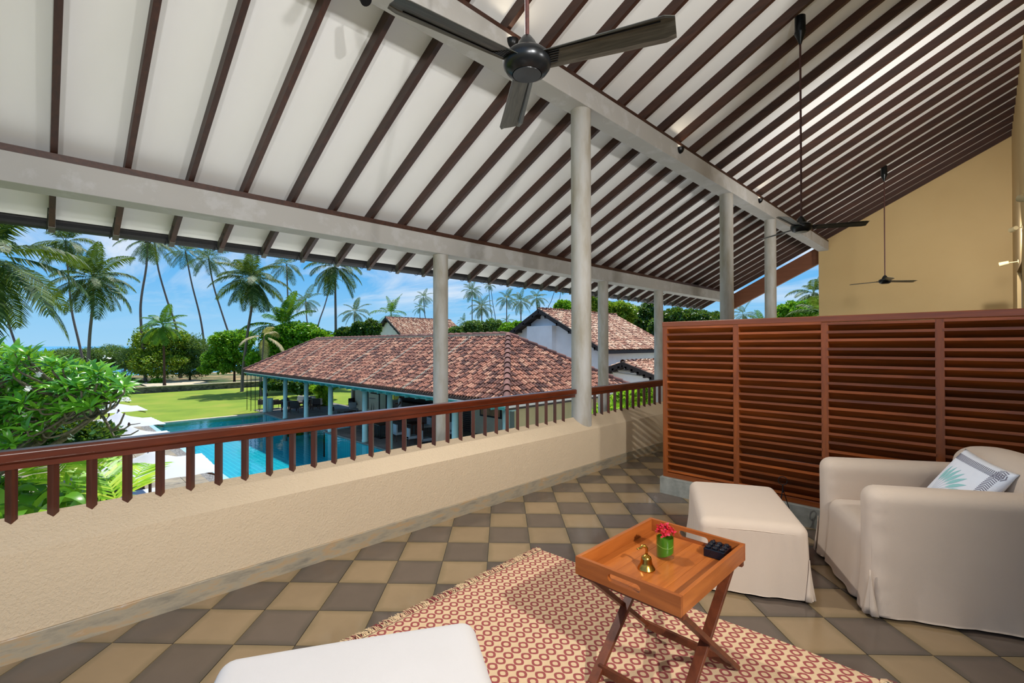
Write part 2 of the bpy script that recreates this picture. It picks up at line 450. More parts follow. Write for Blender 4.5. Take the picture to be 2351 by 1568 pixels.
MB().box(-0.13, 0.13, YBACK-7, YEND-7, 0, 0.255).build('beam_body', MAT['limewash'], mb, bevel=0.006)
MB().box(-0.13, 0.128, YBACK-7, YEND-7, 0.255, 0.30).build('wall_plate', MAT['wood_rafter'], mb)
fb = thing('beam', 'stained grey-white plaster beam along the eaves with a dark timber plate on top', 'beam', (-6.22, 7, 2.948))
MB().box(-0.15, 0.15, YBACK-7, YEND+0.1-7, 0, 0.27).build('beam_body', MAT['limewash'], fb, bevel=0.006)
MB().box(-0.15, 0.148, YBACK-7, YEND+0.1-7, 0.27, 0.332).build('wall_plate', MAT['wood_rafter'], fb)

# ------------------------------------------------------------------ roof: rafters, white boards, eaves
RS, RZ = 0.4987, 6.318            # underside of the rafters: z = RZ + RS*X
def rz(x): return RZ+RS*x
def build_roof():
    ce = bpy.data.objects.new('ceiling', None); link(ce); tag(ce, kind='structure')
    H = 0.15; YS = [0.0637+0.535*k for k in range(-4, 32)]
    X0 = -7.18
    raf = {}
    def raf_mesh(x1):
        if x1 in raf: return raf[x1]
        b = MB(); b.prism([(X0, rz(X0)), (x1, rz(x1)), (x1, rz(x1)+H), (X0, rz(X0)+H)], 'y', 0, 0.05)
        me = b.mesh('rafter'); me.materials.append(MAT['wood_rafter']); raf[x1] = me; return me
    capb = MB(); capb.prism([(X0-0.006, rz(X0)-0.006), (X0+0.085, rz(X0+0.085)-0.006), (X0+0.085, rz(X0+0.085)+H), (X0-0.006, rz(X0)+H)], 'y', -0.004, 0.054)
    cap = capb.mesh('rafter_cap'); cap.materials.append(MAT['metal_cap'])
    hk = MB()
    xc = X0-0.15; zc = rz(X0)+0.20
    hk.tube([(X0+0.28, -0.006, rz(X0+0.28)+0.06), (X0+0.02, -0.012, rz(X0)+0.03)]+[(xc+0.135*math.cos(t), -0.012, zc-0.005+0.16*math.sin(t)) for t in np.linspace(-0.6, -math.pi, 7)], 0.005, 5)
    hook = hk.mesh('gutter_hook'); hook.materials.append(MAT['gutter_black'])
    pan = {}
    for i, y in enumerate(YS):
        if y > YEND+0.1: break
        x1 = XH2 if y < YRET else XH+0.1
        r = mobj('rafter', raf_mesh(x1), None, ce, (0, y, 0))
        mobj('rafter_cap', cap, None, r); mobj('gutter_hook', hook, None, r)
    me = {}
    for i, y in enumerate(YS):
        if y > YEND: break
        x1 = XH2 if y < YRET else XH+0.1
        if x1 not in me:
            b = MB(); b.prism([(X0+0.01, rz(X0+0.01)+H-0.012), (x1, rz(x1)+H-0.012), (x1, rz(x1)+H+0.02), (X0+0.01, rz(X0+0.01)+H+0.02)], 'y', 0.05, 0.535)
            m = b.mesh('ceiling_board'); m.materials.append(MAT['ceiling_white']); me[x1] = m
        mobj('ceiling_board', me[x1], None, ce, (0, y, 0))
    # cover above, so that no daylight leaks in
    b = MB(); b.prism([(X0+0.05, rz(X0+.05)+H+0.03), (XH2+0.3, rz(XH2+.3)+H+0.03), (XH2+0.3, rz(XH2+.3)+H+0.1), (X0+0.05, rz(X0+.05)+H+0.1)], 'y', YBACK, YEND+0.5)
    b.build('roof_deck', MAT['roof_tile_dark'], ce)
    # half-round tiles along the eaves, hollow side down; their ends make the scalloped line above the gutter
    n = 7; vs = []; fs = []; R = 0.062
    for xx in (X0-0.075, X0+0.45):
        for k in range(n+1):
            t = math.pi*k/n; vs.append((xx, R*math.cos(t), rz(xx)+H+0.045+R*math.sin(t)*0.9-0.02))
    fs = [(k, k+1, k+2+n, k+1+n) for k in range(n)]
    em = bpy.data.meshes.new('eaves_tile'); em.from_pydata(vs, [], fs); em.materials.append(MAT['roof_tile_dark'])
    y = YBACK
    while y < YEND+0.4:
        mobj('eaves_tile', em, None, ce, (0, y, 0)); y += 0.14
    gt = thing('gutter', 'black half-round rain gutter hung along the eaves', 'gutter', (xc, 7, zc))
    prof = [(0.125*math.cos(t), 0.15*math.sin(t)) for t in np.linspace(0, -math.pi, 13)]
    prof += [(0.117*math.cos(t), 0.142*math.sin(t)) for t in np.linspace(-math.pi, 0, 13)]
    gb = MB(); gb.prism(prof, 'y', YBACK-7, YEND+0.4-7); gb.build('channel', MAT['gutter_black'], gt)
    # brown board closing the gable at the far end
    gbd = thing('gable_board', 'wide brown sloping gable board between the eaves beam and the ochre wall', 'board', (0, YEND+0.05, 0))
    MB().prism([(-6.4, rz(-6.4)-0.52), (-3.45, rz(-3.45)-0.52), (-3.45, rz(-3.45)), (-6.4, rz(-6.4))], 'y', 0.22, 0.34).build('board', MAT['wood_gable'], gbd)
t = NT('roof_tile_dark'); f = t.noise(9, 4, vec=t.world()); t.col(t.ramp(f, [(0.3, S((44, 34, 30))), (0.7, S((92, 66, 54)))])); t.rough(0.85)
build_roof()
# ------------------------------------------------------------------ end wall, house walls, doorway
def wall_poly(name, pts, axis, a0, a1, mat):
    o = MB().prism(pts, axis, a0, a1).build(name, MAT[mat]); tag(o, kind='structure'); return o
wall_poly('wall_back', [(-3.56, -0.3), (XH+0.2, -0.3), (XH+0.2, rz(XH+0.2)+0.1), (-3.56, rz(-3.56)+0.1)], 'y', YEND, YEND+0.25, 'plaster_ochre')
# house wall beyond the screen with a doorway
D0, D1, DZ = 12.75, 14.6, 3.02
for y0, y1, z0, z1 in ((YRET, D0, -0.3, 6.9), (D1, YEND, -0.3, 6.9), (D0, D1, DZ, 6.9)):
    wall_poly('wall_right', [(y0, z0), (y1, z0), (y1, z1), (y0, z1)], 'x', XH, XH+0.22, 'plaster_ochre')
dr = MB().box(XH+0.1, XH+0.16, D0, D1, 0, DZ).build('door_1', MAT['doorway_shade']); tag(dr, kind='structure')  # dark sheet; the shade inside the doorway is put into its colour
MB().box(XH+0.06, XH+0.2, D0, D0+0.07, 0, DZ).build('door_frame', MAT['wood_rafter'], dr)
MB().box(XH+0.06, XH+0.2, D1-0.07, D1, 0, DZ).build('door_frame', MAT['wood_rafter'], dr)
MB().box(XH+0.06, XH+0.2, D0, D1, DZ-0.07, DZ).build('door_frame', MAT['wood_rafter'], dr)
wall_poly('wall_return', [(XH, -0.3), (XH2+0.2, -0.3), (XH2+0.2, 8.0), (XH, 6.9)], 'y', YRET, YRET+0.22, 'plaster_ochre')
wall_poly('wall_house', [(YBACK, -0.3), (YRET, -0.3), (YRET, 7.9), (YBACK, 7.9)], 'x', XH2, XH2+0.22, 'plaster_cream')

# ------------------------------------------------------------------ railings
XB = -3.449
def railing(y0, y1, ys, label, miter):
    r = thing('railing', label, 'railing', (XB, y0, 0.6))
    b = MB(); w = 0.047
    prof = [(-w, 0.325), (-w*0.55, 0.311), (w*0.55, 0.311), (w, 0.325), (w, 0.366), (w*0.8, 0.378), (-w*0.8, 0.378), (-w, 0.366)]
    b.prism(prof, 'y', 0, y1-y0); b.build('top_rail', MAT['wood_rail'], r, bevel=0.004)
    MB().box(-0.022, 0.022, 0, y1-y0, 0.283, 0.313).build('under_rail', MAT['wood_rail'], r)
    D = 0.0231
    bm_ = MB()
    def zs(x): return 0.51+SL*(XW-(XB+x))-0.6-0.004
    ring0 = [(D, 0, zs(D)), (0, D, zs(0)), (-D, 0, zs(-D)), (0, -D, zs(0))]
    zt = 0.29
    ring1 = [(D, 0, zt-0.006), (0, D, zt), (-D, 0, zt), (0, -D, zt)]
    bm_.hexa(ring0, ring1); me = bm_.mesh('baluster'); me.materials.append(MAT['wood_baluster'])
    for y in ys: mobj('baluster', me, None, r, (0, y-y0, 0))
    return r
ys = []
y = -0.0964-0.1509*9
while y < 4.42: ys.append(y); y += 0.1509
railing(-1.5, 4.475, ys, 'long dark red wooden railing with square bars, left of the nearest tall column', True)
ys = []
y = 4.90
while y < 9.0: ys.append(y); y += 0.1509
railing(4.73, 9.02, ys, 'short dark wooden railing between the nearest tall column and the slatted screen', False)
ys = [9.32+0.1509*k for k in range(15)]
railing(9.24, 11.58, ys, 'wooden railing hidden behind the slatted screen between the far columns', False)

# ------------------------------------------------------------------ louvred screen
def screen():
    Y0 = 4.50
    s = thing('louvre_screen', 'reddish-brown wooden screen of angled slats behind the armchair', 'screen', (-2.33, Y0, 0.0))
    posts = [0.0, 0.692, 1.383, 2.076, 2.768]
    z0, z1, dep, w = 0.165, 1.732, 0.085, 0.051
    for p in posts: MB().box(p, p+w, 0, dep, z0+0.045, z1-0.052).build('post', MAT['wood_screen_frame'], s, bevel=0.002)
    MB().box(-0.003, posts[-1]+w, -0.004, dep+0.004, z1-0.052, z1).build('top_rail', MAT['wood_screen_rail'], s, bevel=0.006)
    MB().box(0, posts[-1]+w, 0, dep, z0, z0+0.045).build('bottom_rail', MAT['wood_screen_rail'], s, bevel=0.002)
    MB().box(-0.02, posts[-1]+0.2, -0.035, 0.15, -0.01, 0.165).build('plinth', MAT['cement_grey'], s, bevel=0.006)
    L = posts[1]-w
    b = MB(); th = 0.02
    # front edge high, sloping down to the back
    b.prism([(-0.004, 0.0), (-0.004, -th), (0.0, -th), (dep-0.012, -0.088), (dep-0.004, -0.078), (dep-0.012, -0.068), (0.006, 0.0)], 'x', -0.004, L+0.004)
    me = b.mesh('slat'); me.materials.append(MAT['wood_screen_slat'])
    for p in posts[:-1]:
        for k in range(22):
            z = 1.676-0.0684*k
            o = mobj('slat', me, None, s, (p+w, 0, z+0.004+random.uniform(-.0025, .0025)))
            o.rotation_euler = (random.uniform(-.03, .03), random.uniform(-.0035, .0035), 0)
screen()

# ------------------------------------------------------------------ ceiling fans
def fan(x, y, zt, zhub, ang, label):
    f = thing('ceiling_fan', label, 'fan', (x, y, zhub), 0, 'ceiling fans')
    MB().lathe([(0.0, -0.068), (0.070, -0.066), (0.072, -0.058), (0.074, -0.064), (0.100, -0.050), (0.116, -0.028), (0.121, -0.004), (0.117, 0.020), (0.098, 0.038), (0.06, 0.046), (0.0, 0.046)], 36).build('motor', MAT['fan_black'], f, autos=True)
    MB().lathe([(0.066, 0.038), (0.058, 0.062), (0.040, 0.10), (0.021, 0.126), (0.014, 0.13)], 28).build('lower_canopy', MAT['fan_black'], f, autos=True)
    MB().tube([(0, 0, 0.1), (0, 0, zt-zhub)], 0.0115, 10).build('rod', MAT['rod_rust'], f)
    MB().lathe([(0.014, zt-zhub-0.30), (0.03, zt-zhub-0.25), (0.062, zt-zhub-0.17), (0.066, zt-zhub-0.155)], 24).build('upper_canopy', MAT['fan_black'], f, autos=True)
    MB().lathe([(0.06, zt-zhub-0.16), (0.06, zt-zhub+0.045)], 24).build('hanger_box', MAT['fan_black'], f, autos=True)
    # blade: thin pressed sheet, pitched, with a folded rib
    b = MB(); r0, r1 = 0.10, 0.70; w0, w1 = 0.058, 0.076; pit = 0.20
    nx = 14; top = []; bot = []
    rows = [-1.0, -0.72, -0.66, 0.0, 0.72, 1.0]
    for i in range(nx+1):
        t = i/nx; xx = r0+(r1-r0)*t; hw = w0+(w1-w0)*t
        cr = 1.0
        if t > 0.93: cr = 1.0-0.22*((t-0.93)/0.07)**2
        for q in rows:
            yy = hw*q*cr; zz = -math.sin(pit)*yy-(0.006 if abs(q) > 0.9 else 0) + (0.003 if q == -0.66 else 0)
            top.append((xx, yy*math.cos(pit), zz+0.0015)); bot.append((xx, yy*math.cos(pit), zz-0.0015))
    m = len(rows); vs = top+bot; nt = len(top); fs = []
    for i in range(nx):
        for q in range(m-1):
            a0 = i*m+q; fs.append((a0, a0+1, a0+m+1, a0+m)); fs.append((nt+a0, nt+a0+m, nt+a0+m+1, nt+a0+1))
        fs.append((i*m, (i+1)*m, nt+(i+1)*m, nt+i*m)); fs.append((i*m+m-1, nt+i*m+m-1, nt+(i+1)*m+m-1, (i+1)*m+m-1))
    for q in range(m-1):
        fs.append((q, nt+q, nt+q+1, q+1)); e = nx*m+q; fs.append((e, e+1, nt+e+1, nt+e))
    b.add(vs, fs)
    blade_me = b.mesh('blade'); blade_me.materials.append(MAT['fan_blade'])
    sl = MB()
    for q in range(6):
        yy = -0.038+0.0135*q; sl.box(0.108, 0.15+0.012*(5-q)*0.5, yy-0.0028, yy+0.0028, -0.0045-math.sin(pit)*yy, 0.0045-math.sin(pit)*yy)
    slot_me = sl.mesh('vent_slots'); slot_me.materials.append(MAT['iron_black'])
    rb = MB().box(0.16, 0.64, -0.0425, -0.0395, 0.004, 0.013).mesh('rib'); rb.materials.append(MAT['iron_black'])
    for k in range(3):
        o = mobj('blade', blade_me, None, f); o.rotation_euler = (0, 0, math.radians(ang+120*k)); o.location = (0, 0, -0.004)
        mobj('vent_slots', slot_me, None, o); mobj('rib', rb, None, o)
    return f
fan(-1.6, 1.707, rz(-1.6), 2.905, 22.0, 'nearest black ceiling fan, large at the top of the picture before the middle beam')
fan(-1.6, 6.66, rz(-1.6), 2.955, 28.0, 'middle ceiling fan on a long rod, before the end of the white beam')
fan(-1.61, 13.62, rz(-1.6), 2.945, 45.0, 'farthest small ceiling fan against the ochre wall')

# ------------------------------------------------------------------ lamps of the verandah, and unseen ones added for light
UP_W, SPOT_A_W, WALL_W, WASH_W, FAR_W = 3.0, 360.0, 1060.0, 560.0, 300.0
def uplight(y, label, power):
    t = thing('uplight', label, 'lamp', (XC+0.131, y, 4.43), 0, 'black uplights on the middle beam')
    prof = [(0.0, 0.0), (0.02, 0.004), (0.038, 0.02), (0.05, 0.05), (0.053, 0.085)]
    b = MB(); n = 20; vs = []; fs = []
    for r, z in prof:
        for k in range(n+1):
            a = -math.pi/2+math.pi*k/n; vs.append((1.35*r*math.cos(a), 1.25*r*math.sin(a), z))
    for i in range(len(prof)-1):
        for k in range(n): a0 = i*(n+1)+k; fs.append((a0, a0+1, a0+n+2, a0+n+1))
    b.add(vs, fs); b.build('shade', MAT['iron_black'], t, smooth=True)
    if power: spot((XC+0.131+0.04, y, 4.47), (XC+0.131+0.25, y, 5.6), power, 120, 0.8, (1.0, 0.86, 0.66), t, 0.03)
uplight(3.30, 'black quarter-dome uplight on the middle beam hidden behind the nearest fan', UP_W)
uplight(6.937, 'nearer of the two visible black quarter-dome uplights on the middle beam', UP_W)
uplight(10.554, 'farther of the two visible black quarter-dome uplights on the middle beam', UP_W)
def spotlight(name, loc, target, power, size, label, mat, color=(1.0, 0.98, 0.955), group=None, radius=0.04, arm=(0, 0, 0.12)):
    t = thing(name, label, 'lamp', loc, 0, group)
    d = (Vector(target)-Vector(loc)).normalized()
    MB().tube([-d*0.09, d*0.05], [0.035, 0.045], 16).build('lamp_head', MAT[mat], t, autos=True)
    MB().tube([Vector((0, 0, 0))-d*0.05, Vector(arm)], 0.009, 8).build('bracket', MAT[mat], t)
    a = Vector(arm); q = a.normalized()
    MB().tube([a-q*0.012, a], 0.04, 16).build('mount', MAT[mat], t)
    if power: spot(tuple(Vector(loc)+d*0.06), target, power, size, 0.7, color, t, radius)
spotlight('spotlight', (-3.36, 1.75, 4.18), (-0.9, 2.6, 0.3), SPOT_A_W, 95, 'added black lamp standing in for an unseen strobe, under the middle beam just outside the top of the picture', 'iron_black', radius=0.035, arm=(0, 0, 0.134))  # added lamp in place of a strobe; no fixture known here
plain('lamp_cream', S((206, 186, 140)), 0.5)
G_W = 'cream wall spotlights'
spotlight('wall_spotlight', (XH-0.12, 12.3, 3.55), (-1.4, 16.5, 3.2), FAR_W, 120, 'upper cream spotlight on the far house wall at the right edge', 'lamp_cream', group=G_W, arm=(0.12, 0, 0.02))
spotlight('wall_spotlight', (XH-0.22, 13.9, 3.14), (-0.8, 14.1, 2.95), 0, 60, 'lower cream spotlight above the dark doorway at the far right', 'lamp_cream', group=G_W, arm=(0.22, 0, 0.02))
spotlight('wall_spotlight', (XH-0.14, 8.6, 3.3), (-2.6, 13.5, 5.6), FAR_W*1.6, 140, 'added unseen lamp on the house wall just outside the right edge, lighting the far ceiling', 'lamp_cream', group=G_W, radius=0.3, arm=(0.14, 0, 0.02))  # added unseen lamp to brighten the far ceiling and end wall
spotlight('wall_spotlight', (XH2-0.16, 0.2, 3.3), (-3.4, 1.7, 0.9), WALL_W, 80, 'cream spotlight on the house wall behind the seats, aimed at the parapet', 'lamp_cream', group=G_W, radius=0.06, arm=(0.16, 0, 0.02))
spotlight('wall_spotlight', (XH2-0.2, -1.2, 2.9), (-3.0, 0.6, 5.6), WASH_W, 120, 'added unseen wash lamp behind the seats turned up to the ceiling, left of the picture', 'lamp_cream', group=G_W, radius=0.15, arm=(0.2, 0, 0.02))  # added unseen fill lamp that washes the ceiling
spotlight('wall_spotlight', (XH2-0.2, 3.2, 2.9), (-3.0, 5.2, 5.4), WASH_W, 120, 'added unseen wash lamp behind the armchair turned up to the ceiling', 'lamp_cream', group=G_W, radius=0.15, arm=(0.2, 0, 0.02))  # second added fill lamp for the ceiling, also unseen
# ------------------------------------------------------------------ cloth and small-object materials
def fabric(name, a, b):
    t = NT(name); v = t.obj()
    f = t.noise(3, 4, vec=v); w = t.noise(420, 2, vec=v)
    t.col(t.mix(f, S(a), S(b))); t.rough(0.9); t.bump(t.math('ADD', t.math('MULTIPLY', w, 0.25), t.noise(5, 4, 0.6, vec=t.obj((1, 1, 0.5)), dist=0.8)), 0.22, 0.012)
    try: t.p.inputs['Sheen Weight'].default_value = 0.15
    except Exception: pass
fabric('fabric_beige', (208, 188, 167), (198, 178, 158)); fabric('fabric_beige_lit', (208, 203, 200), (200, 195, 191)); fabric('fabric_white', (238, 240, 244), (230, 232, 238))  # the foreground ottoman's beige cover has strong light put into its colour
def rug_mat():
    t = NT('rug_weave'); sp = t.n('ShaderNodeSeparateXYZ'); tc = t.n('ShaderNodeTexCoord')
    nzv = t.noise(60, 2, vec=tc.outputs['Object'])
    t.l(tc.outputs['Object'], sp.inputs[0])
    def cell(o, s): return t.math('SUBTRACT', t.math('FRACT', t.math('DIVIDE', o, s)), 0.5)
    cu = cell(sp.outputs[0], 0.067); cv = cell(sp.outputs[1], 0.0535)
    # slightly hexagonal ring: blend of euclidean and manhattan distance
    au = t.math('MULTIPLY', t.math('ABSOLUTE', cu), 1.14); av = t.math('MULTIPLY', t.math('ABSOLUTE', cv), 1.02)
    e = t.math('SQRT', t.math('ADD', t.math('MULTIPLY', au, au), t.math('MULTIPLY', av, av)))
    r = t.math('ADD', t.math('MULTIPLY', e, 0.72), t.math('MULTIPLY', t.math('ADD', au, av), 0.26))
    r = t.math('ADD', r, t.math('MULTIPLY', t.math('SUBTRACT', nzv, 0.5), 0.06))
    ring = t.math('MULTIPLY', t.ramp(r, [(0.235, g(0)), (0.265, g(1))]), t.ramp(r, [(0.47, g(1)), (0.50, g(0))]))
    base = t.mix(t.noise(25, 3, vec=tc.outputs['Object']), S((226, 196, 156)), S((206, 174, 134)))
    t.col(t.mix(ring, base, t.mix(t.noise(90, 2, vec=tc.outputs['Object']), S((166, 84, 80)), S((142, 64, 62)))))
    t.rough(0.95); t.bump(t.math('ADD', t.noise(260, 2, vec=tc.outputs['Object']), t.math('MULTIPLY', ring, 0.35)), 0.5, 0.006)
rug_mat()
t = NT('fringe_yarn'); ge = t.n('ShaderNodeNewGeometry')
t.col(t.ramp(ge.outputs['Random Per Island'], [(0.0, S((214, 184, 142))), (0.62, S((196, 160, 118))), (0.64, S((128, 50, 52))), (1.0, S((140, 60, 60)))], 'CONSTANT')); t.rough(0.95)
t = NT('brass'); t.col(S((196, 150, 66))); t.p.inputs['Metallic'].default_value = 1.0; t.rough(0.22)
t = NT('black_glaze'); t.col(S((10, 14, 24))); t.rough(0.12)
t = NT('glass_clear'); tr = t.n('ShaderNodeBsdfTransparent'); tr.inputs[0].default_value = (0.93, 0.97, 0.94, 1); gl = t.n('ShaderNodeBsdfGlossy'); gl.inputs['Roughness'].default_value = 0.03
lw = t.n('ShaderNodeLayerWeight'); mx = t.n('ShaderNodeMixShader')
t.l(t.math('ADD', t.math('MULTIPLY', t.math('POWER', lw.outputs['Facing'], 4.0), 0.6), 0.05), mx.inputs[0]); t.l(tr.outputs[0], mx.inputs[1]); t.l(gl.outputs[0], mx.inputs[2]); t.l(mx.outputs[0], t.out.inputs[0])
leaf_mat('leaf_lining', [(0, S((44, 104, 20))), (1, S((80, 144, 34)))], 0.3, 0.2)
leaf_mat('petal_red', [(0, S((214, 6, 44))), (0.6, S((236, 16, 70))), (1, S((250, 70, 116)))], 0.5, 0.4)
plain('print_teal', S((152, 206, 202)), 0.9); plain('print_grey', S((122, 118, 130)), 0.9); plain('print_pale', S((206, 214, 220)), 0.9)
plain('base_black', S((40, 38, 36)), 0.9)  # black base showing below the slipcovers

# ------------------------------------------------------------------ soft upholstered shapes
def round_box(sx, sy, sz, r, n=18, fn=None, rtop=None):
    """rounded box standing on z=0, x 0..sx, y 0..sy; fn(p array)->displaced"""
    idx = {}; V = []; F = []
    def vid(i, j, k):
        key = (i, j, k)
        if key not in idx: idx[key] = len(V); V.append(key)
        return idx[key]
    for a in range(n):
        for b in range(n):
            F += [(vid(a, b, 0), vid(a, b+1, 0), vid(a+1, b+1, 0), vid(a+1, b, 0)), (vid(a, b, n), vid(a+1, b, n), vid(a+1, b+1, n), vid(a, b+1, n)),
                  (vid(a, 0, b), vid(a+1, 0, b), vid(a+1, 0, b+1), vid(a, 0, b+1)), (vid(a, n, b), vid(a, n, b+1), vid(a+1, n, b+1), vid(a+1, n, b)),
                  (vid(0, a, b), vid(0, a, b+1), vid(0, a+1, b+1), vid(0, a+1, b)), (vid(n, a, b), vid(n, a+1, b), vid(n, a+1, b+1), vid(n, a, b+1))]
    P = np.array(V, float)/n
    # cluster grid lines towards the edges so that roundings are smooth
    P = 0.5-0.5*np.cos(P*math.pi)*0.55+(P-0.5)*0.45
    Sz = np.array([sx, sy, sz]); P = P*Sz
    r = min(r, min(sx, sy)/2-1e-3, sz/2)
    C = np.clip(P, r, Sz-r)
    low = P[:, 2] < r                                     # keep the hem sharp: no rounding at the bottom
    C[low, 2] = P[low, 2]
    d = P-C; L = np.linalg.norm(d, axis=1); m = L > 1e-9
    P[m] = C[m]+d[m]/L[m, None]*r
    if fn is not None: P = fn(P)
    return P, np.array(F)
def hem(flare, wave, sx, sy, seed, zt=0.25):
    ph = np.random.default_rng(seed).uniform(0, 6.28, 6)
    def fn(P):
        Q = P.copy(); c = np.array([sx/2, sy/2]); w = np.clip((zt-P[:, 2])/zt, 0, 1)
        d = P[:, :2]-c; n = np.stack([np.sign(d[:, 0])*(np.abs(d[:, 0]) > sx/2-0.02), np.sign(d[:, 1])*(np.abs(d[:, 1]) > sy/2-0.02)], 1)
        t = P[:, 0]*21+P[:, 1]*17
        amp = flare*w**1.6+wave*w*(np.sin(t+ph[0])+0.6*np.sin(2.3*t+ph[1]))
        Q[:, :2] += n*amp[:, None]
        # gathers under the top seam
        s = np.exp(-((P[:, 2]-0.30)/0.07)**2)*wave*0.5
        Q[:, :2] += n*(s*np.sin(P[:, 0]*95+P[:, 1]*88+2*np.sin(P[:, 1]*30)))[:, None]
        return Q
    return fn
def soft(name, dims, r, mat, parent, loc=(0, 0, 0), n=20, fn=None):
    P, F = round_box(*dims, r, n, fn); me = mesh_np(name, P, F, 4)
    bm = bmesh.new(); bm.from_mesh(me); bmesh.ops.recalc_face_normals(bm, faces=bm.faces); bm.to_mesh(me); bm.free()
    return mobj(name, me, MAT[mat], parent, loc, smooth=True)
def pleat(parent, mat, loc, rz_, h=0.22):
    """inverted kick pleat flaring out of a corner"""
    b = MB(); n = 6; vs = []; fs = []
    for i in range(n+1):
        t = i/n; z = h*(1-t); w = 0.003+0.04*t**1.3; o = 0.001+0.024*t**1.4
        vs += [(0, -w, z), (o, -w*0.45, z), (o*0.35, 0, z), (o, w*0.45, z), (0, w, z)]
    for i in range(n):
        for k in range(4): a = i*5+k; fs.append((a, a+1, a+6, a+5))
    b.add(vs, fs); o = b.build('pleat', MAT[mat], parent, loc, smooth=True); o.rotation_euler = (0, 0, rz_)
    m = o.modifiers.new('thickness', 'SOLIDIFY'); m.thickness = 0.004
    return o
def piping(parent, mat, pts, r=0.0035):
    return MB().tube(pts, r, 6).build('seam', MAT[mat], parent, smooth=True)

def build_armchair():
    c = thing('armchair', 'beige slipcovered armchair beside the slatted screen', 'armchair', (-0.46, 3.235, 0), math.radians(28.4))
    W, Dp = 0.87, 0.95
    def seatfn(P):
        Q = P.copy(); u = P[:, 1]/0.55; x = P[:, 0]/0.78
        Q[:, 2] += np.where(P[:, 2] > 0.4, 0.022*np.sin(np.clip(u, 0, 1)*math.pi)*np.sin(np.clip(x, 0, 1)*math.pi)**0.5, 0)
        w = np.clip((0.3-P[:, 2])/0.3, 0, 1); Q[:, 0] -= np.where(P[:, 0] < 0.05, 0.025*w**1.4+0.008*w*np.sin(P[:, 1]*26), 0)
        return Q
    soft('seat', (0.80, 0.55, 0.43), 0.065, 'fabric_beige', c, (0.012, 0.16, 0.018), 22, seatfn)
    def armfn(sy, seed):
        f = hem(0.02, 0.006, 0.93, sy, seed, 0.3)
        def fn(P):
            Q = f(P)
            Q[:, 1] += np.where(P[:, 2] > 0.45, (P[:, 1]-sy/2)*0.12*np.clip((P[:, 2]-0.45)/0.2, 0, 1), 0)       # fuller at the top
            Q[:, 2] += np.where(P[:, 2] > 0.5, 0.012*np.clip(P[:, 0]/0.9, 0, 1)-0.006, 0)
            k = np.exp(-((P[:, 0]-0.03)/0.05)**2)                                                            # puckers along the front seam
            Q[:, 1] += np.where(np.abs(P[:, 1]-sy/2) > sy/2-0.02, np.sign(P[:, 1]-sy/2)*k*0.0035*np.sin(P[:, 2]*150), 0)
            return Q
        return fn
    soft('arm', (0.93, 0.17, 0.69), 0.075, 'fabric_beige', c, (0.0, 0.0, 0.018), 26, armfn(0.17, 3))
    soft('arm', (0.93, 0.17, 0.69), 0.075, 'fabric_beige', c, (0.0, W-0.17, 0.018), 26, armfn(0.17, 5))
    def backfn(P):
        Q = P.copy(); u = (P[:, 1]-0.42)/0.42
        top = np.clip((P[:, 2]-0.5)/0.35, 0, 1)
        Q[:, 2] -= top*0.06*np.abs(u)**2.4; Q[:, 0] += 0.10*np.clip(P[:, 2]-0.4, 0, 1)-0.03*np.exp(-(u/0.6)**2)*np.where(P[:, 0] < 0.1, 1, 0)*np.sin(np.clip((P[:, 2]-0.35)/0.5, 0, 1)*math.pi)
        return Q
    soft('backrest', (0.21, 0.85, 0.85), 0.095, 'fabric_beige', c, (0.735, 0.01, 0.018), 24, backfn)
    MB().box(0.03, 0.93, 0.03, W-0.03, 0, 0.03).build('base', MAT['base_black'], c)
    pleat(c, 'fabric_beige', (0.005, 0.005, 0.018), math.radians(225), 0.24); pleat(c, 'fabric_beige', (0.005, W-0.005, 0.018), math.radians(135), 0.24)
build_armchair()

def build_ottoman(label, loc, rot, mat, seed):
    c = thing('ottoman', label, 'ottoman', loc, rot, 'slipcovered ottomans')
    sx, sy = 0.60, 0.87; f = hem(0.022, 0.006, sx, sy, seed, 0.34)
    def fn(P):
        Q = f(P); u = P[:, 0]/sx-0.5; v = P[:, 1]/sy-0.5
        Q[:, 2] += np.where(P[:, 2] > 0.3, 0.02*(1-4*u*u)*(1-4*v*v), 0)
        return Q
    soft('cover', (sx, sy, 0.415), 0.055, mat, c, (0, 0, 0.02), 30, fn)
    MB().box(0.03, sx-0.03, 0.03, sy-0.03, 0, 0.03).build('base', MAT['base_black'], c)
    for x, y, a in ((0.004, 0.004, 225), (sx-0.004, 0.004, -45), (sx-0.004, sy-0.004, 45), (0.004, sy-0.004, 135)): pleat(c, mat, (x, y, 0.02), math.radians(a), 0.23)
    e = 0.004
    piping(c, mat, [(e*4, 0.035, 0.375), (0.05, e, 0.385), (sx/2, 0, 0.392), (sx-0.05, e, 0.385), (sx-e*4, 0.03, 0.375)])
    piping(c, mat, [(e*3, 0.03, 0.06), (e*3, 0.022, 0.25), (e*4, 0.035, 0.375)])
build_ottoman('beige slipcovered ottoman standing before the armchair and the slatted screen', (-1.25, 2.874, 0), math.radians(28.4), 'fabric_beige', 11)
build_ottoman('ottoman in the foreground with strong light put into its off-white colour, cut by the bottom of the picture', (-1.846, 0.443, 0.011), math.radians(-29.4), 'fabric_beige_lit', 12)

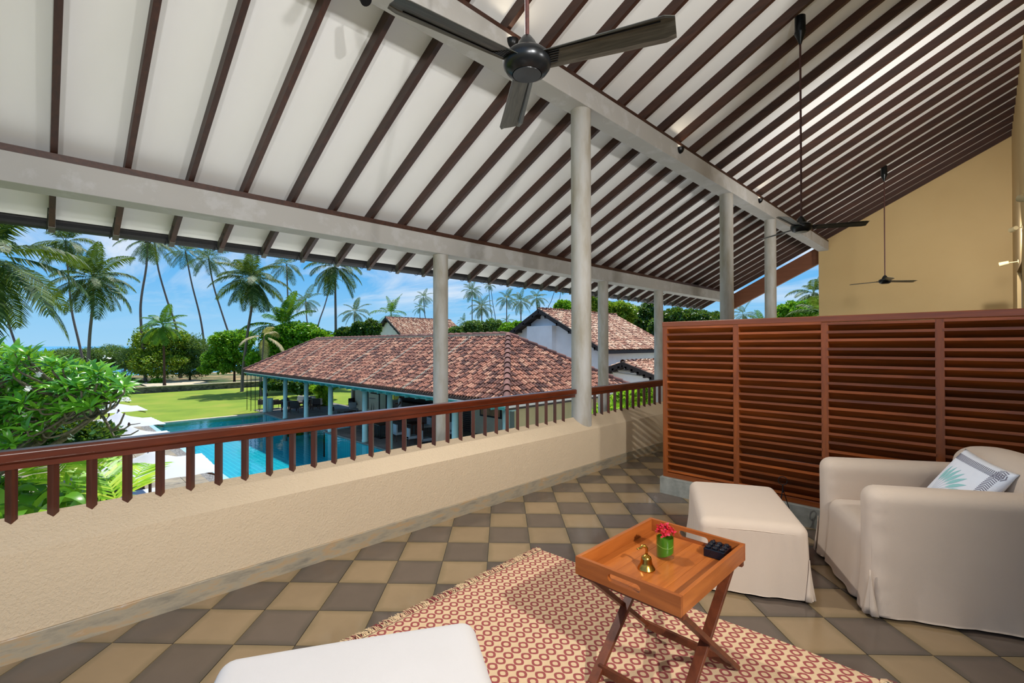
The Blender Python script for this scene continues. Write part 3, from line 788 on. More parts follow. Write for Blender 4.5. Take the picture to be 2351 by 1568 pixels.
def build_cushion():
    c = thing('cushion', 'white square cushion with a teal palm-leaf print and grey hatched border on the armchair', 'cushion')
    S2 = 0.21; n = 26
    def surf(u, v):         # u,v in -1..1, front height
        e = (1-abs(u)**2.6)*(1-abs(v)**2.6); pin = 1-0.07*(1-abs(u))*abs(v)**2-0.0
        x = u*S2*(1-0.06*(1-v*v)*abs(u)); y = v*S2*(1-0.06*(1-u*u)*abs(v))
        return x, y, 0.062*max(e, 0)**0.55
    vs = []; fs = []
    for sgn in (1, -1):
        for i in range(n+1):
            for j in range(n+1):
                x, y, z = surf(-1+2*i/n, -1+2*j/n); vs.append((x, y, sgn*z))
        o = 0 if sgn == 1 else (n+1)**2
        for i in range(n):
            for j in range(n):
                q = (o+i*(n+1)+j, o+(i+1)*(n+1)+j, o+(i+1)*(n+1)+j+1, o+i*(n+1)+j+1); fs.append(q if sgn == 1 else q[::-1])
    me = bpy.data.meshes.new('pillow'); me.from_pydata(vs, [], fs)
    bm = bmesh.new(); bm.from_mesh(me); bmesh.ops.remove_doubles(bm, verts=bm.verts, dist=1e-5); bm.to_mesh(me); bm.free()
    mobj('pillow', me, MAT['fabric_white'], c, smooth=True)
    def on(u, v, h=0.0012):
        x, y, z = surf(u, v); return (x, y, z+h)
    def ribbon(path, w, name, mat):       # path in uv with half widths
        b = MB(); vs = []; fs = []
        for i, (u, v) in enumerate(path):
            u0, v0 = path[max(i-1, 0)]; u1, v1 = path[min(i+1, len(path)-1)]; d = math.hypot(u1-u0, v1-v0) or 1
            nx, ny = -(v1-v0)/d, (u1-u0)/d; ww = w[i] if hasattr(w, '__len__') else w
            vs += [on(u+nx*ww, v+ny*ww), on(u-nx*ww, v-ny*ww)]
        for i in range(len(path)-1): fs.append((2*i, 2*i+1, 2*i+3, 2*i+2))
        b.add(vs, fs); return b
    # palm fan: stalks from one point, teal leaf tips
    st = MB(); lf = MB()
    root = (-0.50, -0.72)
    for k, a in enumerate(np.linspace(1.85, 0.12, 11)):
        ln = 1.22-0.16*abs(k-4)/5; cs = [(root[0]+ln*t*math.cos(a-0.25*t), root[1]+ln*t*math.sin(a-0.25*t)) for t in np.linspace(0.1, 1, 10)]
        b = ribbon(cs[:6], 0.006, '', None); st.add(b.v, b.f)
        w = [0.012, 0.045, 0.058, 0.052, 0.03, 0.004]
        b = ribbon(cs[4:], w, '', None); lf.add(b.v, b.f)
    st.build('print_stalks', MAT['print_pale'], c); lf.build('print_leaves', MAT['print_teal'], c)
    bd = MB()
    for k in range(34):
        t = -0.9+1.8*k/33
        for fl in (0, 1):
            if fl == 0: p = [(t-0.02, 0.62), (t+0.03, 0.72), (t-0.01, 0.82)]
            else: p = [(0.64, t-0.02), (0.74, t+0.03), (0.86, t-0.01)]
            b = ribbon(p, 0.013, '', None); bd.add(b.v, b.f)
    bd.build('print_border', MAT['print_grey'], c)
    # leaning on the backrest, turned towards the room
    cen = Vector((-0.095, 3.900, 0.645))
    nrm = Vector((-0.66, -0.50, 0.56)).normalized()
    up = (Vector((0, 0, 1))-nrm*nrm.z).normalized(); rt = up.cross(nrm)
    R = Matrix((rt, up, nrm)).transposed().to_4x4() @ Matrix.Rotation(math.radians(-9), 4, 'Z')
    c.matrix_world = Matrix.Translation(cen) @ R
build_cushion()

# ------------------------------------------------------------------ rug
def build_rug():
    x0, x1, y0, y1 = -2.25, -0.29, 1.02, 2.60
    r = thing('rug', 'beige woven rug with rows of small red rings and fringed ends', 'rug', (x0, y0, 0.0), math.radians(1.8))
    w, h = x1-x0, y1-y0; nx, ny = 60, 48; V = []; F = []
    for i in range(nx+1):
        for j in range(ny+1):
            x, y = w*i/nx, h*j/ny; e = 0.0 if 0 < i < nx and 0 < j < ny else -0.004
            V.append((x, y+0.006*math.sin(x*9)*(j == ny), 0.0085+0.0012*math.sin(x*5+y*3)+e))
    for i in range(nx):
        for j in range(ny): a = i*(ny+1)+j; F.append((a, a+ny+1, a+ny+2, a+1))
    mobj('weave', mesh_np('weave', V, F, 4), MAT['rug_weave'], r, smooth=True)
    rg = np.random.default_rng(3)
    for side, xx, sg in ((0, 0.0, -1), (1, w, 1)):
        vs = []; fs = []; n = 620
        for k in range(n):
            y = h*(k+rg.uniform(-.4, .4))/n; tuft = math.sin(k*0.42)
            L = 0.052+rg.uniform(-.014, .014); d = 0.4*tuft*0.05+rg.uniform(-.018, .018); wd = 0.0016; zz = rg.uniform(0.003, 0.014)
            p = [(xx, y, 0.008), (xx+sg*L*0.5, y+d*0.4, zz+0.004), (xx+sg*L, y+d, 0.003+rg.uniform(0, .004))]
            b0 = len(vs)
            for q in p: vs += [(q[0], q[1]-wd, q[2]), (q[0], q[1]+wd, q[2]+0.0012)]
            fs += [(b0, b0+1, b0+3, b0+2), (b0+2, b0+3, b0+5, b0+4)]
        o = mobj('fringe', mesh_np('fringe', vs, fs, 4), MAT['fringe_yarn'], r); o['kind'] = 'stuff'
build_rug()

# ------------------------------------------------------------------ folding tray table and what stands on it
TX0, TX1, TY0, TY1, TZ = -1.272, -0.792, 1.66, 2.315, 0.578
def build_table():
    w, l = TX1-TX0, TY1-TY0
    t = thing('tray_table', 'orange-brown wooden tray on folding crossed legs, standing on the rug', 'table', (TX0, TY0, 0.0))
    tr = MB(); hgt = 0.076; th = 0.017; z0, z1 = TZ-hgt, TZ
    for yy, nm in ((0, 'end_board'), (l-th, 'end_board')):
        # board with a rounded hand slot
        b = MB(); n = 8; sw, sh, cx, cz = 0.15, 0.0165, w/2, TZ-0.034
        inner = []
        for k in range(n+1): a = math.pi/2-math.pi*k/n; inner.append((cx+sw/2-sh+sh*math.cos(a), cz+sh*math.sin(a)))
        for k in range(n+1): a = -math.pi/2-math.pi*k/n; inner.append((cx-sw/2+sh+sh*math.cos(a), cz+sh*math.sin(a)))
        m = len(inner); outer = []
        for (x, z) in inner:                           # matching points on the board outline
            dx, dz = x-cx, z-cz
            s = min((w/2)/abs(dx) if abs(dx) > 1e-9 else 1e9, ((z1-cz) if dz > 0 else (cz-z0))/abs(dz) if abs(dz) > 1e-9 else 1e9)
            outer.append((cx+dx*s, cz+dz*s))
        for q in ((0, z0), (w, z0), (w, z1), (0, z1)):
            j = min(range(m), key=lambda i: (outer[i][0]-q[0])**2+(outer[i][1]-q[1])**2); outer[j] = q
        vs = [(x, yy, z) for x, z in outer]+[(x, yy, z) for x, z in inner]+[(x, yy+th, z) for x, z in outer]+[(x, yy+th, z) for x, z in inner]; fs = []
        for i in range(m):
            j = (i+1) % m
            fs += [(i, j, m+j, m+i), (2*m+i, 3*m+i, 3*m+j, 2*m+j), (m+i, m+j, 3*m+j, 3*m+i), (i, 2*m+i, 2*m+j, j)]
        b.add(vs, fs); b.build('end_board', MAT['wood_tray_rim'], t)
    for xx in (0, w-th): MB().box(xx, xx+th, th, l-th, z0, z1).build('side_board', MAT['wood_tray'], t, bevel=0.0015)
    pw = (w-2*th)/4
    pm = MB().box(0.0006, pw-0.0006, 0, l-2*th, 0, 0.010).mesh('plank'); pm.materials.append(MAT['wood_tray'])
    for k in range(4): mobj('plank', pm, None, t, (th+k*pw, th, z0+0.004))
    zt = z0-0.002
    for x in (0.028, w-0.028): MB().bar((x, 0.03, zt), (x, l-0.05, 0.022), 0.02, 0.042, (1, 0, 0)).build('leg', MAT['wood_leg'], t, bevel=0.002)
    for x in (0.05, w-0.05): MB().bar((x, l-0.03, zt), (x, 0.05, 0.022), 0.02, 0.042, (1, 0, 0)).build('leg', MAT['wood_leg'], t, bevel=0.002)
    MB().box(0.028, w-0.028, l-0.115, l-0.097, 0.05, 0.085).build('stretcher', MAT['wood_leg'], t)
    MB().box(0.05, w-0.05, 0.097, 0.115, 0.05, 0.085).build('stretcher', MAT['wood_leg'], t)
    MB().box(0.0, w, 0.02, 0.045, zt-0.016, zt+0.002).build('top_bar', MAT['wood_leg'], t)
    MB().box(0.0, w, l-0.045, l-0.02, zt-0.016, zt+0.002).build('top_bar', MAT['wood_leg'], t)
build_table()
TT = TZ-0.076+0.014          # top of the tray's planks
def build_vase():
    p = atz(1527, 1279, TT)
    v = thing('vase', 'small glass tumbler lined with a green leaf, holding red flowers', 'vase', p)
    R, H = 0.040, 0.104
    MB().lathe([(0.0, 0.001), (R-0.002, 0.001), (R, 0.004), (R, H)], 32, cap=False).build('glass', MAT['glass_clear'], v, smooth=True)
    b = MB(); n = 28; vs = []; fs = []
    for z, rr in ((0.016, R-0.0035), (0.05, R-0.003), (H-0.01, R-0.003)):
        for k in range(n): a = 2*math.pi*k/n; vs.append((rr*math.cos(a), rr*math.sin(a), z+0.012*math.sin(a*1.0+1)*(z < 0.03)))
    for i in range(2):
        for k in range(n): fs.append((i*n+k, i*n+(k+1) % n, (i+1)*n+(k+1) % n, (i+1)*n+k))
    b.add(vs, fs); b.build('leaf_lining', MAT['leaf_lining'], v, smooth=True)
    MB().tube([(R*0.93*math.cos(a), R*0.93*math.sin(a), 0.056+0.004*math.sin(2*a)) for a in np.linspace(0, 6.28, 24)], 0.0009, 5).build('leaf_rib', plain('rib_pale', S((150, 180, 70)), 0.6), v)
    # bougainvillea heads: papery bracts in threes
    rg = np.random.default_rng(5)
    pv = []; pf = []; wv = []; wf = []
    for k in range(110):
        a, e = rg.uniform(0, 6.28), rg.uniform(0.1, 1.5)
        rr = rg.uniform(0.6, 1)
        c = Vector((0.045*rr*math.cos(a)*math.cos(e), 0.045*rr*math.sin(a)*math.cos(e), H+0.002+0.040*rr*math.sin(e)))
        nrm = (Vector((math.cos(a)*math.cos(e), math.sin(a)*math.cos(e), math.sin(e)+0.3))+Vector(rg.normal(0, .4, 3))).normalized()
        x = nrm.orthogonal().normalized(); y = nrm.cross(x)
        for j in range(3):
            t = 2.094*j+rg.uniform(0, 1); d = x*math.cos(t)+y*math.sin(t); s_ = nrm.cross(d); L = rg.uniform(0.012, 0.018)
            i0 = len(pv); pv += [c, c+d*L*0.5+s_*L*0.42+nrm*L*0.35, c+d*L+nrm*L*0.5, c+d*L*0.5-s_*L*0.42+nrm*L*0.35]; pf.append((i0, i0+1, i0+2, i0+3))
        if k % 6 == 0:
            i0 = len(wv); q = c+nrm*0.006; wv += [q+x*0.0016, q+y*0.0016, q-x*0.0016, q-y*0.0016]; wf.append((i0, i0+1, i0+2, i0+3))
    fl = mobj('flowers', mesh_np('flowers', [tuple(q) for q in pv], pf, 4), MAT['petal_red'], v)
    mobj('flower_centres', mesh_np('flower_centres', [tuple(q) for q in wv], wf, 4), plain('petal_cream', S((250, 236, 200)), 0.6), fl)
    fl['kind'] = 'stuff'
build_vase()
def build_bell():
    p = atz(1484, 1306, TT)
    b = thing('hand_bell', 'small brass hand bell with a bent bird-neck handle, on the tray', 'bell', p)
    MB().lathe([(0.031, 0), (0.032, 0.003), (0.0295, 0.008), (0.024, 0.016), (0.0205, 0.026), (0.019, 0.038), (0.0165, 0.045), (0.010, 0.050), (0.006, 0.053), (0.0055, 0.056)], 32).build('bell_body', MAT['brass'], b, autos=True)
    lat = Vector(_r)
    pts = [Vector((0, 0, 0.054)), Vector((0, 0, 0.064))+lat*0.002, Vector((0, 0, 0.076))+lat*0.001, Vector((0, 0, 0.084))-lat*0.006, Vector((0, 0, 0.083))-lat*0.014, Vector((0, 0, 0.077))-lat*0.020, Vector((0, 0, 0.073))-lat*0.030]
    MB().tube(pts, [0.0052, 0.0048, 0.0055, 0.006, 0.006, 0.0045, 0.003], 10).build('handle', MAT['brass'], b, smooth=True)
    b.scale = (1.2, 1.2, 1.2)
    MB().lathe([(0.0, -0.004), (0.005, -0.002), (0.0055, 0.001), (0.0, 0.004)], 12, c=tuple(pts[-1])).build('knob', MAT['brass'], b, smooth=True)
build_bell()
def build_ashtray():
    p = atz(1650, 1272, TT)
    a = thing('ashtray', 'black glazed box-shaped ashtray with a dimpled top, in the tray corner', 'ashtray', p, math.radians(4))
    w, d, h = 0.095, 0.135, 0.040
    MB().box(-w/2, w/2, -d/2, d/2, 0, h).build('body', MAT['black_glaze'], a, bevel=0.004, seg=3)
    bb = MB().lathe([(0.0125, 0.0), (0.0125, 0.005), (0.010, 0.0085), (0.006, 0.009), (0.0045, 0.006), (0.0, 0.005)], 14).mesh('dimple'); bb.materials.append(MAT['black_glaze'])
    for i in range(3):
        for j in range(4): o = mobj('dimple', bb, None, a, (-w/2+0.016+i*(w-0.032)/2, -d/2+0.018+j*(d-0.036)/3, h), smooth=True)
build_ashtray()
def build_stand():
    s = thing('coil_stand', 'thin black wire stand with a ring on top, on the floor behind the beige ottoman', 'stand', (-1.17, 4.27, 0))
    z = 0.33
    MB().tube([(0, 0.033*math.cos(t)*0.7, z+0.06+0.033*math.sin(t)) if False else (0.033*math.cos(t)*0.9, 0.01*math.cos(t), z+0.065+0.033*math.sin(t)) for t in np.linspace(0, 6.2832, 25)], 0.0035, 6).build('ring', MAT['iron_black'], s, smooth=True)
    MB().tube([(0, 0, z-0.03), (0, 0, z+0.034)], 0.005, 8).build('stem', MAT['iron_black'], s)
    for k in range(3):
        a = 2.094*k+0.3; MB().tube([(0, 0, z), (0.05*math.cos(a), 0.05*math.sin(a), 0.16), (0.085*math.cos(a), 0.085*math.sin(a), 0.0)], 0.0035, 6).build('leg', MAT['iron_black'], s)
build_stand()
# ------------------------------------------------------------------ outdoor materials
GZ = -3.3
def outdoor_materials():
    t = NT('lawn_grass'); v = t.world()
    a = t.noise(0.35, 5, vec=v); b = t.noise(2.2, 5, 0.7, vec=v); c = t.noise(30, 3, vec=v)
    base = t.ramp(a, [(0.3, S((96, 132, 16))), (0.5, S((126, 154, 28))), (0.7, S((154, 158, 52)))])
    t.col(t.mix(t.math('MULTIPLY', b, 0.5), base, S((138, 150, 36)))); t.rough(0.9); t.bump(c, 0.5, 0.05)
    t = NT('ground_soil'); v = t.world(); a = t.noise(0.25, 6, vec=v)
    t.col(t.ramp(a, [(0.35, S((64, 84, 34))), (0.5, S((120, 110, 66))), (0.65, S((196, 160, 112)))])); t.rough(0.95); t.bump(t.noise(6, 5, vec=v), 0.5, 0.08)
    t = NT('sea_water'); v = t.world((0.02, 0.05, 1)); t.col(S((60, 150, 196))); t.rough(0.4); t.bump(t.noise(4, 4, vec=v), 0.4, 0.6)
    t = NT('stone_paver'); v = t.world(); f = t.noise(2.5, 6, 0.65, vec=v)
    base = t.ramp(f, [(0.3, S((120, 114, 102))), (0.5, S((156, 146, 126))), (0.7, S((176, 158, 128)))])
    k = t.math('ADD', t.math('MULTIPLY', t.rnd(), 0.34), 0.8); cc = t.n('ShaderNodeCombineXYZ')
    for i in range(3): t.l(k, cc.inputs[i])
    t.col(t.mix(1.0, base, cc.outputs[0], 'MULTIPLY')); t.rough(0.8); t.bump(f, 0.3, 0.01)
    t = NT('paver_joint'); t.col(S((96, 90, 80))); t.rough(0.95)
    t = NT('pebbles'); vo = t.n('ShaderNodeTexVoronoi'); vo.inputs['Scale'].default_value = 26; t.l(t.world(), vo.inputs['Vector'])
    t.col(t.ramp(vo.outputs['Color'], [(0.1, S((70, 68, 66))), (0.9, S((170, 166, 158)))])); t.rough(0.7); t.bump(vo.outputs['Distance'], 0.8, 0.03)
    t = NT('pool_ledge'); t.col(S((176, 214, 236))); t.rough(0.3)
    t = NT('coping_stone'); v = t.world(); t.col(t.ramp(t.noise(3, 4, vec=v), [(0.3, S((196, 180, 150))), (0.7, S((214, 200, 172)))])); t.rough(0.8)
    t = NT('bounce_paving'); v = t.world(); t.col(t.ramp(t.noise(2, 4, vec=v), [(0.3, S((230, 229, 222))), (0.7, S((240, 239, 233)))])); t.rough(0.85)  # made near-white to throw sunlight up at the ceiling
    t = NT('pool_mosaic'); br = t.n('ShaderNodeTexBrick'); br.offset = 0.0; br.inputs['Scale'].default_value = 1.0
    br.inputs['Brick Width'].default_value = 0.25; br.inputs['Row Height'].default_value = 0.25; br.inputs['Mortar Size'].default_value = 0.022
    br.inputs['Color1'].default_value = S((0, 182, 196)); br.inputs['Color2'].default_value = S((4, 168, 190)); br.inputs['Mortar'].default_value = S((70, 206, 214))
    t.l(t.world(), br.inputs['Vector']); t.col(br.outputs['Color']); t.rough(0.4)
    # water: clear, tinted, rippled
    t = NT('pool_water'); tr = t.n('ShaderNodeBsdfTransparent'); tr.inputs[0].default_value = (0.62, 0.93, 0.97, 1)
    gl = t.n('ShaderNodeBsdfGlossy'); gl.inputs['Roughness'].default_value = 0.02; fr = t.n('ShaderNodeFresnel'); fr.inputs[0].default_value = 1.33
    bp = t.n('ShaderNodeBump'); bp.inputs['Strength'].default_value = 0.12; bp.inputs['Distance'].default_value = 0.05
    t.l(t.noise(2.2, 3, vec=t.world()), bp.inputs['Height']); t.l(bp.outputs[0], gl.inputs['Normal']); t.l(bp.outputs[0], fr.inputs['Normal'])
    mx = t.n('ShaderNodeMixShader'); t.l(fr.outputs[0], mx.inputs[0]); t.l(tr.outputs[0], mx.inputs[1]); t.l(gl.outputs[0], mx.inputs[2]); t.l(mx.outputs[0], t.out.inputs[0])
    t = NT('stone_wall'); vo = t.n('ShaderNodeTexVoronoi'); vo.inputs['Scale'].default_value = 4; t.l(t.world((1, 1, 1.6)), vo.inputs['Vector'])
    t.col(t.ramp(vo.outputs['Color'], [(0.1, S((60, 60, 52))), (0.9, S((122, 118, 104)))])); t.rough(0.9); t.bump(vo.outputs['Distance'], 0.7, 0.05)
    t = NT('slate_floor'); v = t.world(); br = t.n('ShaderNodeTexBrick'); br.inputs['Scale'].default_value = 1.0; br.inputs['Brick Width'].default_value = 0.9; br.inputs['Row Height'].default_value = 0.6; br.inputs['Mortar Size'].default_value = 0.02
    br.inputs['Color1'].default_value = S((128, 122, 112)); br.inputs['Color2'].default_value = S((104, 100, 94)); br.inputs['Mortar'].default_value = S((76, 72, 68)); t.l(v, br.inputs['Vector'])
    t.col(t.mix(0.4, br.outputs['Color'], t.ramp(t.noise(2, 5, vec=v), [(0.3, S((96, 92, 88))), (0.7, S((160, 152, 138)))]))); t.rough(0.6)
    plain('teal_paint', S((166, 206, 202)), 0.5, var=0.08, scale=3); plain('teal_dark', S((66, 142, 140)), 0.45, var=0.1, scale=3)
    plain('wall_cream', S((240, 224, 192)), 0.8, var=0.06, scale=2); plain('wall_white', S((246, 247, 249)), 0.8, var=0.05, scale=1.5); plain('wall_olive', S((168, 160, 120)), 0.85, var=0.06, scale=2)
    plain('dark_room', S((36, 30, 26)), 0.7); plain('gutter_grey', S((188, 190, 188)), 0.45); plain('barge_dark', S((52, 44, 40)), 0.7, var=0.2)
    wood('wood_dark', S((52, 26, 16)), S((92, 50, 30)), 0.45, 'x', per=0.1)
    plain('cloth_white', S((226, 229, 234)), 0.9); plain('canopy_cloth', S((198, 201, 207)), 0.9); plain('chair_grey', S((158, 170, 178)), 0.85, var=0.05); plain('chair_dark', S((66, 64, 66)), 0.8, var=0.1); plain('wicker', S((84, 72, 66)), 0.8, var=0.25, scale=60)
    plain('cushion_pale', S((214, 208, 200)), 0.9); plain('picture_buff', S((178, 132, 92)), 0.7, var=0.4, scale=3)
    for nm, rnd in (('roof_tile', 'island'), ('roof_tile_part', 'object'), ('ridge_tile', 'dark')):
        t = NT(nm)
        if rnd == 'island': r = t.n('ShaderNodeNewGeometry').outputs['Random Per Island']
        else: r = t.rnd()
        if rnd == 'dark': c = t.ramp(r, [(0, S((92, 60, 54))), (1, S((140, 96, 84)))])
        else: c = t.ramp(r, [(0.0, S((78, 50, 45))), (0.22, S((112, 72, 60))), (0.45, S((162, 106, 84))), (0.75, S((194, 132, 104))), (1.0, S((212, 164, 132)))])
        f = t.noise(3.5, 5, 0.7, vec=t.world())
        t.col(t.mix(t.ramp(f, [(0.45, g(0)), (0.75, g(0.55))]), c, S((96, 72, 66)))); t.rough(0.85)
    t = NT('roof_tile_pale'); r = t.n('ShaderNodeNewGeometry').outputs['Random Per Island']
    t.col(t.ramp(r, [(0.0, S((120, 78, 62))), (0.3, S((178, 124, 98))), (0.7, S((212, 170, 138))), (1.0, S((232, 204, 172)))])); t.rough(0.85)
    t = NT('roof_mortar'); t.col(t.ramp(t.noise(5, 4, vec=t.world()), [(0.3, S((150, 138, 120))), (0.7, S((186, 170, 148)))])); t.rough(0.9)
outdoor_materials()

# ------------------------------------------------------------------ ground, sea, lawn, pool
def slab(name, x0, x1, y0, y1, z, mat, th=0.3):
    o = MB().box(x0, x1, y0, y1, z-th, z).build(name, MAT[mat]); tag(o, kind='structure'); return o
PX0, PX1, PY0, PY1 = -36.25, -13.5, 4.95, 11.3         # pool water
NX0, NX1, NY = -32.35, -26.3, 13.4                     # inlet of the pool inside the pavilion
for a in ((-100, PX0-0.4, -60, 90), (PX1+0.3, 30, -60, 90), (PX0-0.4, PX1+0.3, -60, PY0-0.8), (PX0-0.4, PX1+0.3, 18.0, 90)):
    slab('ground', *a, -3.42, 'ground_soil')
slab('sea', -9000, -100, -9000, 9000, -7.5, 'sea_water', 0.5)
slab('lawn', -60.2, PX0-0.38, -14, 30, GZ-0.03, 'lawn_grass', 0.08)
slab('lawn', -40, -4, -14, -2.0, GZ-0.03, 'lawn_grass', 0.08)
for a in ((PX1+0.35, XW-0.2, PY0-0.68, PY1-0.05), (-8.5, XW-0.2, -9, PY0-0.68), (-10.9, XW-0.2, PY1-0.05, 30)): slab('bounce_terrace', *a, GZ-0.03, 'bounce_paving', 0.08)  # unseen paving added as a bright reflector for the ceiling and beams
pool = bpy.data.objects.new('pool', None); link(pool); tag(pool, kind='structure')
zb, zw = -4.75, -3.37
def pbox(name, x0, x1, y0, y1, z0, z1, mat): return MB().box(x0, x1, y0, y1, z0, z1).build(name, MAT[mat], pool)
pbox('pool_bottom', PX0-0.3, PX1+0.3, PY0-0.3, PY1+0.3, zb-0.2, zb, 'pool_mosaic'); pbox('pool_bottom', NX0, NX1, PY1+0.3, NY+0.2, zb-0.2, zb, 'pool_mosaic')
pbox('pool_side', PX0-0.3, PX0, PY0-0.3, PY1, zb, GZ-0.06, 'pool_mosaic'); pbox('pool_side', PX0, PX1, PY0-0.3, PY0, zb, zw-0.03, 'pool_mosaic'); pbox('pool_side', PX1, PX1+0.3, PY0-0.3, PY1, zb, GZ-0.06, 'pool_mosaic')
for x0, x1, y in ((PX0, NX0, PY1), (NX1, PX1, PY1), (NX0, NX1, NY)): pbox('pool_side', x0, x1, y, y+0.2, zb, GZ-0.08, 'pool_mosaic')
pbox('pool_side', NX0-0.2, NX0, PY1, NY, zb, GZ-0.08, 'pool_mosaic'); pbox('pool_side', NX1, NX1+0.2, PY1, NY, zb, GZ-0.08, 'pool_mosaic')
pbox('pool_ledge', PX0, PX1, PY0-0.26, PY0-0.01, zw-0.25, zw+0.012, 'pool_ledge')
pbox('pebble_drain', PX0-0.3, PX1, PY0-0.68, PY0-0.26, zw-0.2, GZ-0.03, 'pebbles')
pbox('coping', PX0-0.36, PX0+0.02, PY0-0.68, PY1+0.1, GZ-0.3, GZ+0.0, 'coping_stone')
wm = bpy.data.meshes.new('water')          # one face, wound so that it looks up
wm.from_pydata([(PX0, PY0-0.02, zw), (PX1, PY0-0.02, zw), (PX1, PY1, zw), (NX1, PY1, zw), (NX1, NY, zw), (NX0, NY, zw), (NX0, PY1, zw), (PX0, PY1, zw)], [], [tuple(range(8))])
mobj('water', wm, MAT['pool_water'], pool)
def build_deck():
    y1 = PY0-0.68
    d = slab('pool_deck', -41, -8.5, -2.0, y1, GZ-0.012, 'paver_joint', 0.3)
    rg = random.Random(4); y = y1; k = 0; pal = {}
    for wdt in (0.62, 0.7, 0.78, 0.7, 0.8, 0.72, 0.8, 0.7):
        x = -41+rg.uniform(0, .5)
        while x < -8.6 and k < 296:
            L = rg.choice((0.7, 0.9, 1.1, 1.3)); key = (wdt, L)
            if key not in pal:
                pal[key] = MB().box(0.008, L-0.008, 0.008, wdt-0.008, -0.01, 0.012).mesh('paver'); pal[key].materials.append(MAT['stone_paver'])
            q = proj((x+L/2, y-wdt/2, GZ))
            if -60 < q[0] < 1500:
                o = mobj('paver', pal[key], None, d, (x, y-wdt, GZ-0.012+rg.uniform(-.003, .003))); k += 1
            x += L
        y -= wdt
build_deck()
# low stone wall closing the lawn
gw = thing('garden_wall', 'low grey stone wall with a pale coping at the far edge of the lawn', 'wall', (-60.4, 4, GZ))
MB().box(-0.25, 0.25, -18, 22, -0.1, 0.55).build('wall_body', MAT['stone_wall'], gw)
MB().box(-0.32, 0.32, -18, 22, 0.55, 0.63).build('coping', MAT['coping_stone'], gw)
bw = thing('garden_wall', 'tall pale boundary wall behind the lawn trees, seen under the pavilion roof', 'wall', (-58, 28.5, GZ))
MB().box(0, 22, -0.15, 0.15, -0.1, 2.3).build('wall_body', MAT['wall_cream'], bw)
MB().box(0, 22, -0.2, 0.2, 2.3, 2.4).build('coping', MAT['coping_stone'], bw)
tag(slab('path', -78, -60.8, 9.0, 15.5, -3.28, 'coping_stone', 0.05), kind='structure')

# ------------------------------------------------------------------ tiled roofs
def tile_shell(r, L, lift, n=5):
    vs = []
    for s_, dz in ((0.0, lift), (L, 0.0)):
        rr = r*(1.0 if s_ == 0 else 0.86)
        for k in range(n+1): t = math.pi*k/n; vs.append((rr*math.cos(t), s_, dz+rr*math.sin(t)*1.1))
    return np.array(vs), [(k, k+1, k+2+n, k+1+n) for k in range(n)]
def slope_tiles(e0, ex, up, width, slen, fn_max, pitch_m, expo):
    """list of (origin, s) for tiles on a slope plane; fn_max(u)=highest s at u, fn_min"""
    out = []; rg = random.Random(int(width*100)); u = pitch_m/2
    while u < width:
        m = fn_max(u); s_ = rg.uniform(-0.5, 0.0)*expo if m > expo else 0.0
        out.append((u, -0.02)) if m > expo else None
        s_ += expo
        while s_+expo*0.4 < m: out.append((u, s_)); s_ += expo
        u += pitch_m
    return out
def place_tiles(name, e0, ex, up, tiles, r, L, mat, parent, lift=0.03, jitter=0.0, seed=1):
    V0, F0 = tile_shell(r, L, lift); nrm = np.cross(ex, up); rg = np.random.default_rng(seed); n = len(V0); Vs = []; Fs = []
    for i, (u, s_) in enumerate(tiles):
        j = rg.normal(0, jitter, 3) if jitter else (0, 0, 0)
        P = np.array(e0)+np.outer(V0[:, 0]+u+j[0], ex)+np.outer(V0[:, 1]+s_+j[1], up)+np.outer(V0[:, 2], nrm)
        Vs.append(P); Fs.append(np.array(F0)+i*n)
    if not Vs: return None
    o = mobj(name, mesh_np(name, np.concatenate(Vs), np.concatenate(Fs), 4), MAT[mat], parent); o['kind'] = 'stuff'; return o
def caps(name, p0, p1, step, r, mat, parent, up=(0, 0, 1)):
    p0, p1 = Vector(p0), Vector(p1); d = p1-p0; n = max(1, int(round(d.length/step))); L = d.length/n; d.normalize()
    V0, F0 = tile_shell(r, L*1.12, 0.03, 7); b = MB(); b.add([tuple(v) for v in V0], F0); me = b.mesh(name); me.materials.append(MAT[mat])
    for p in me.polygons: p.use_smooth = True
    x = d.cross(Vector(up)).normalized(); z = x.cross(d)
    R = Matrix((x, d, z)).transposed().to_4x4()
    for k in range(n):
        o = mobj(name, me, None, parent); o.matrix_local = Matrix.Translation(p0+d*L*k) @ R
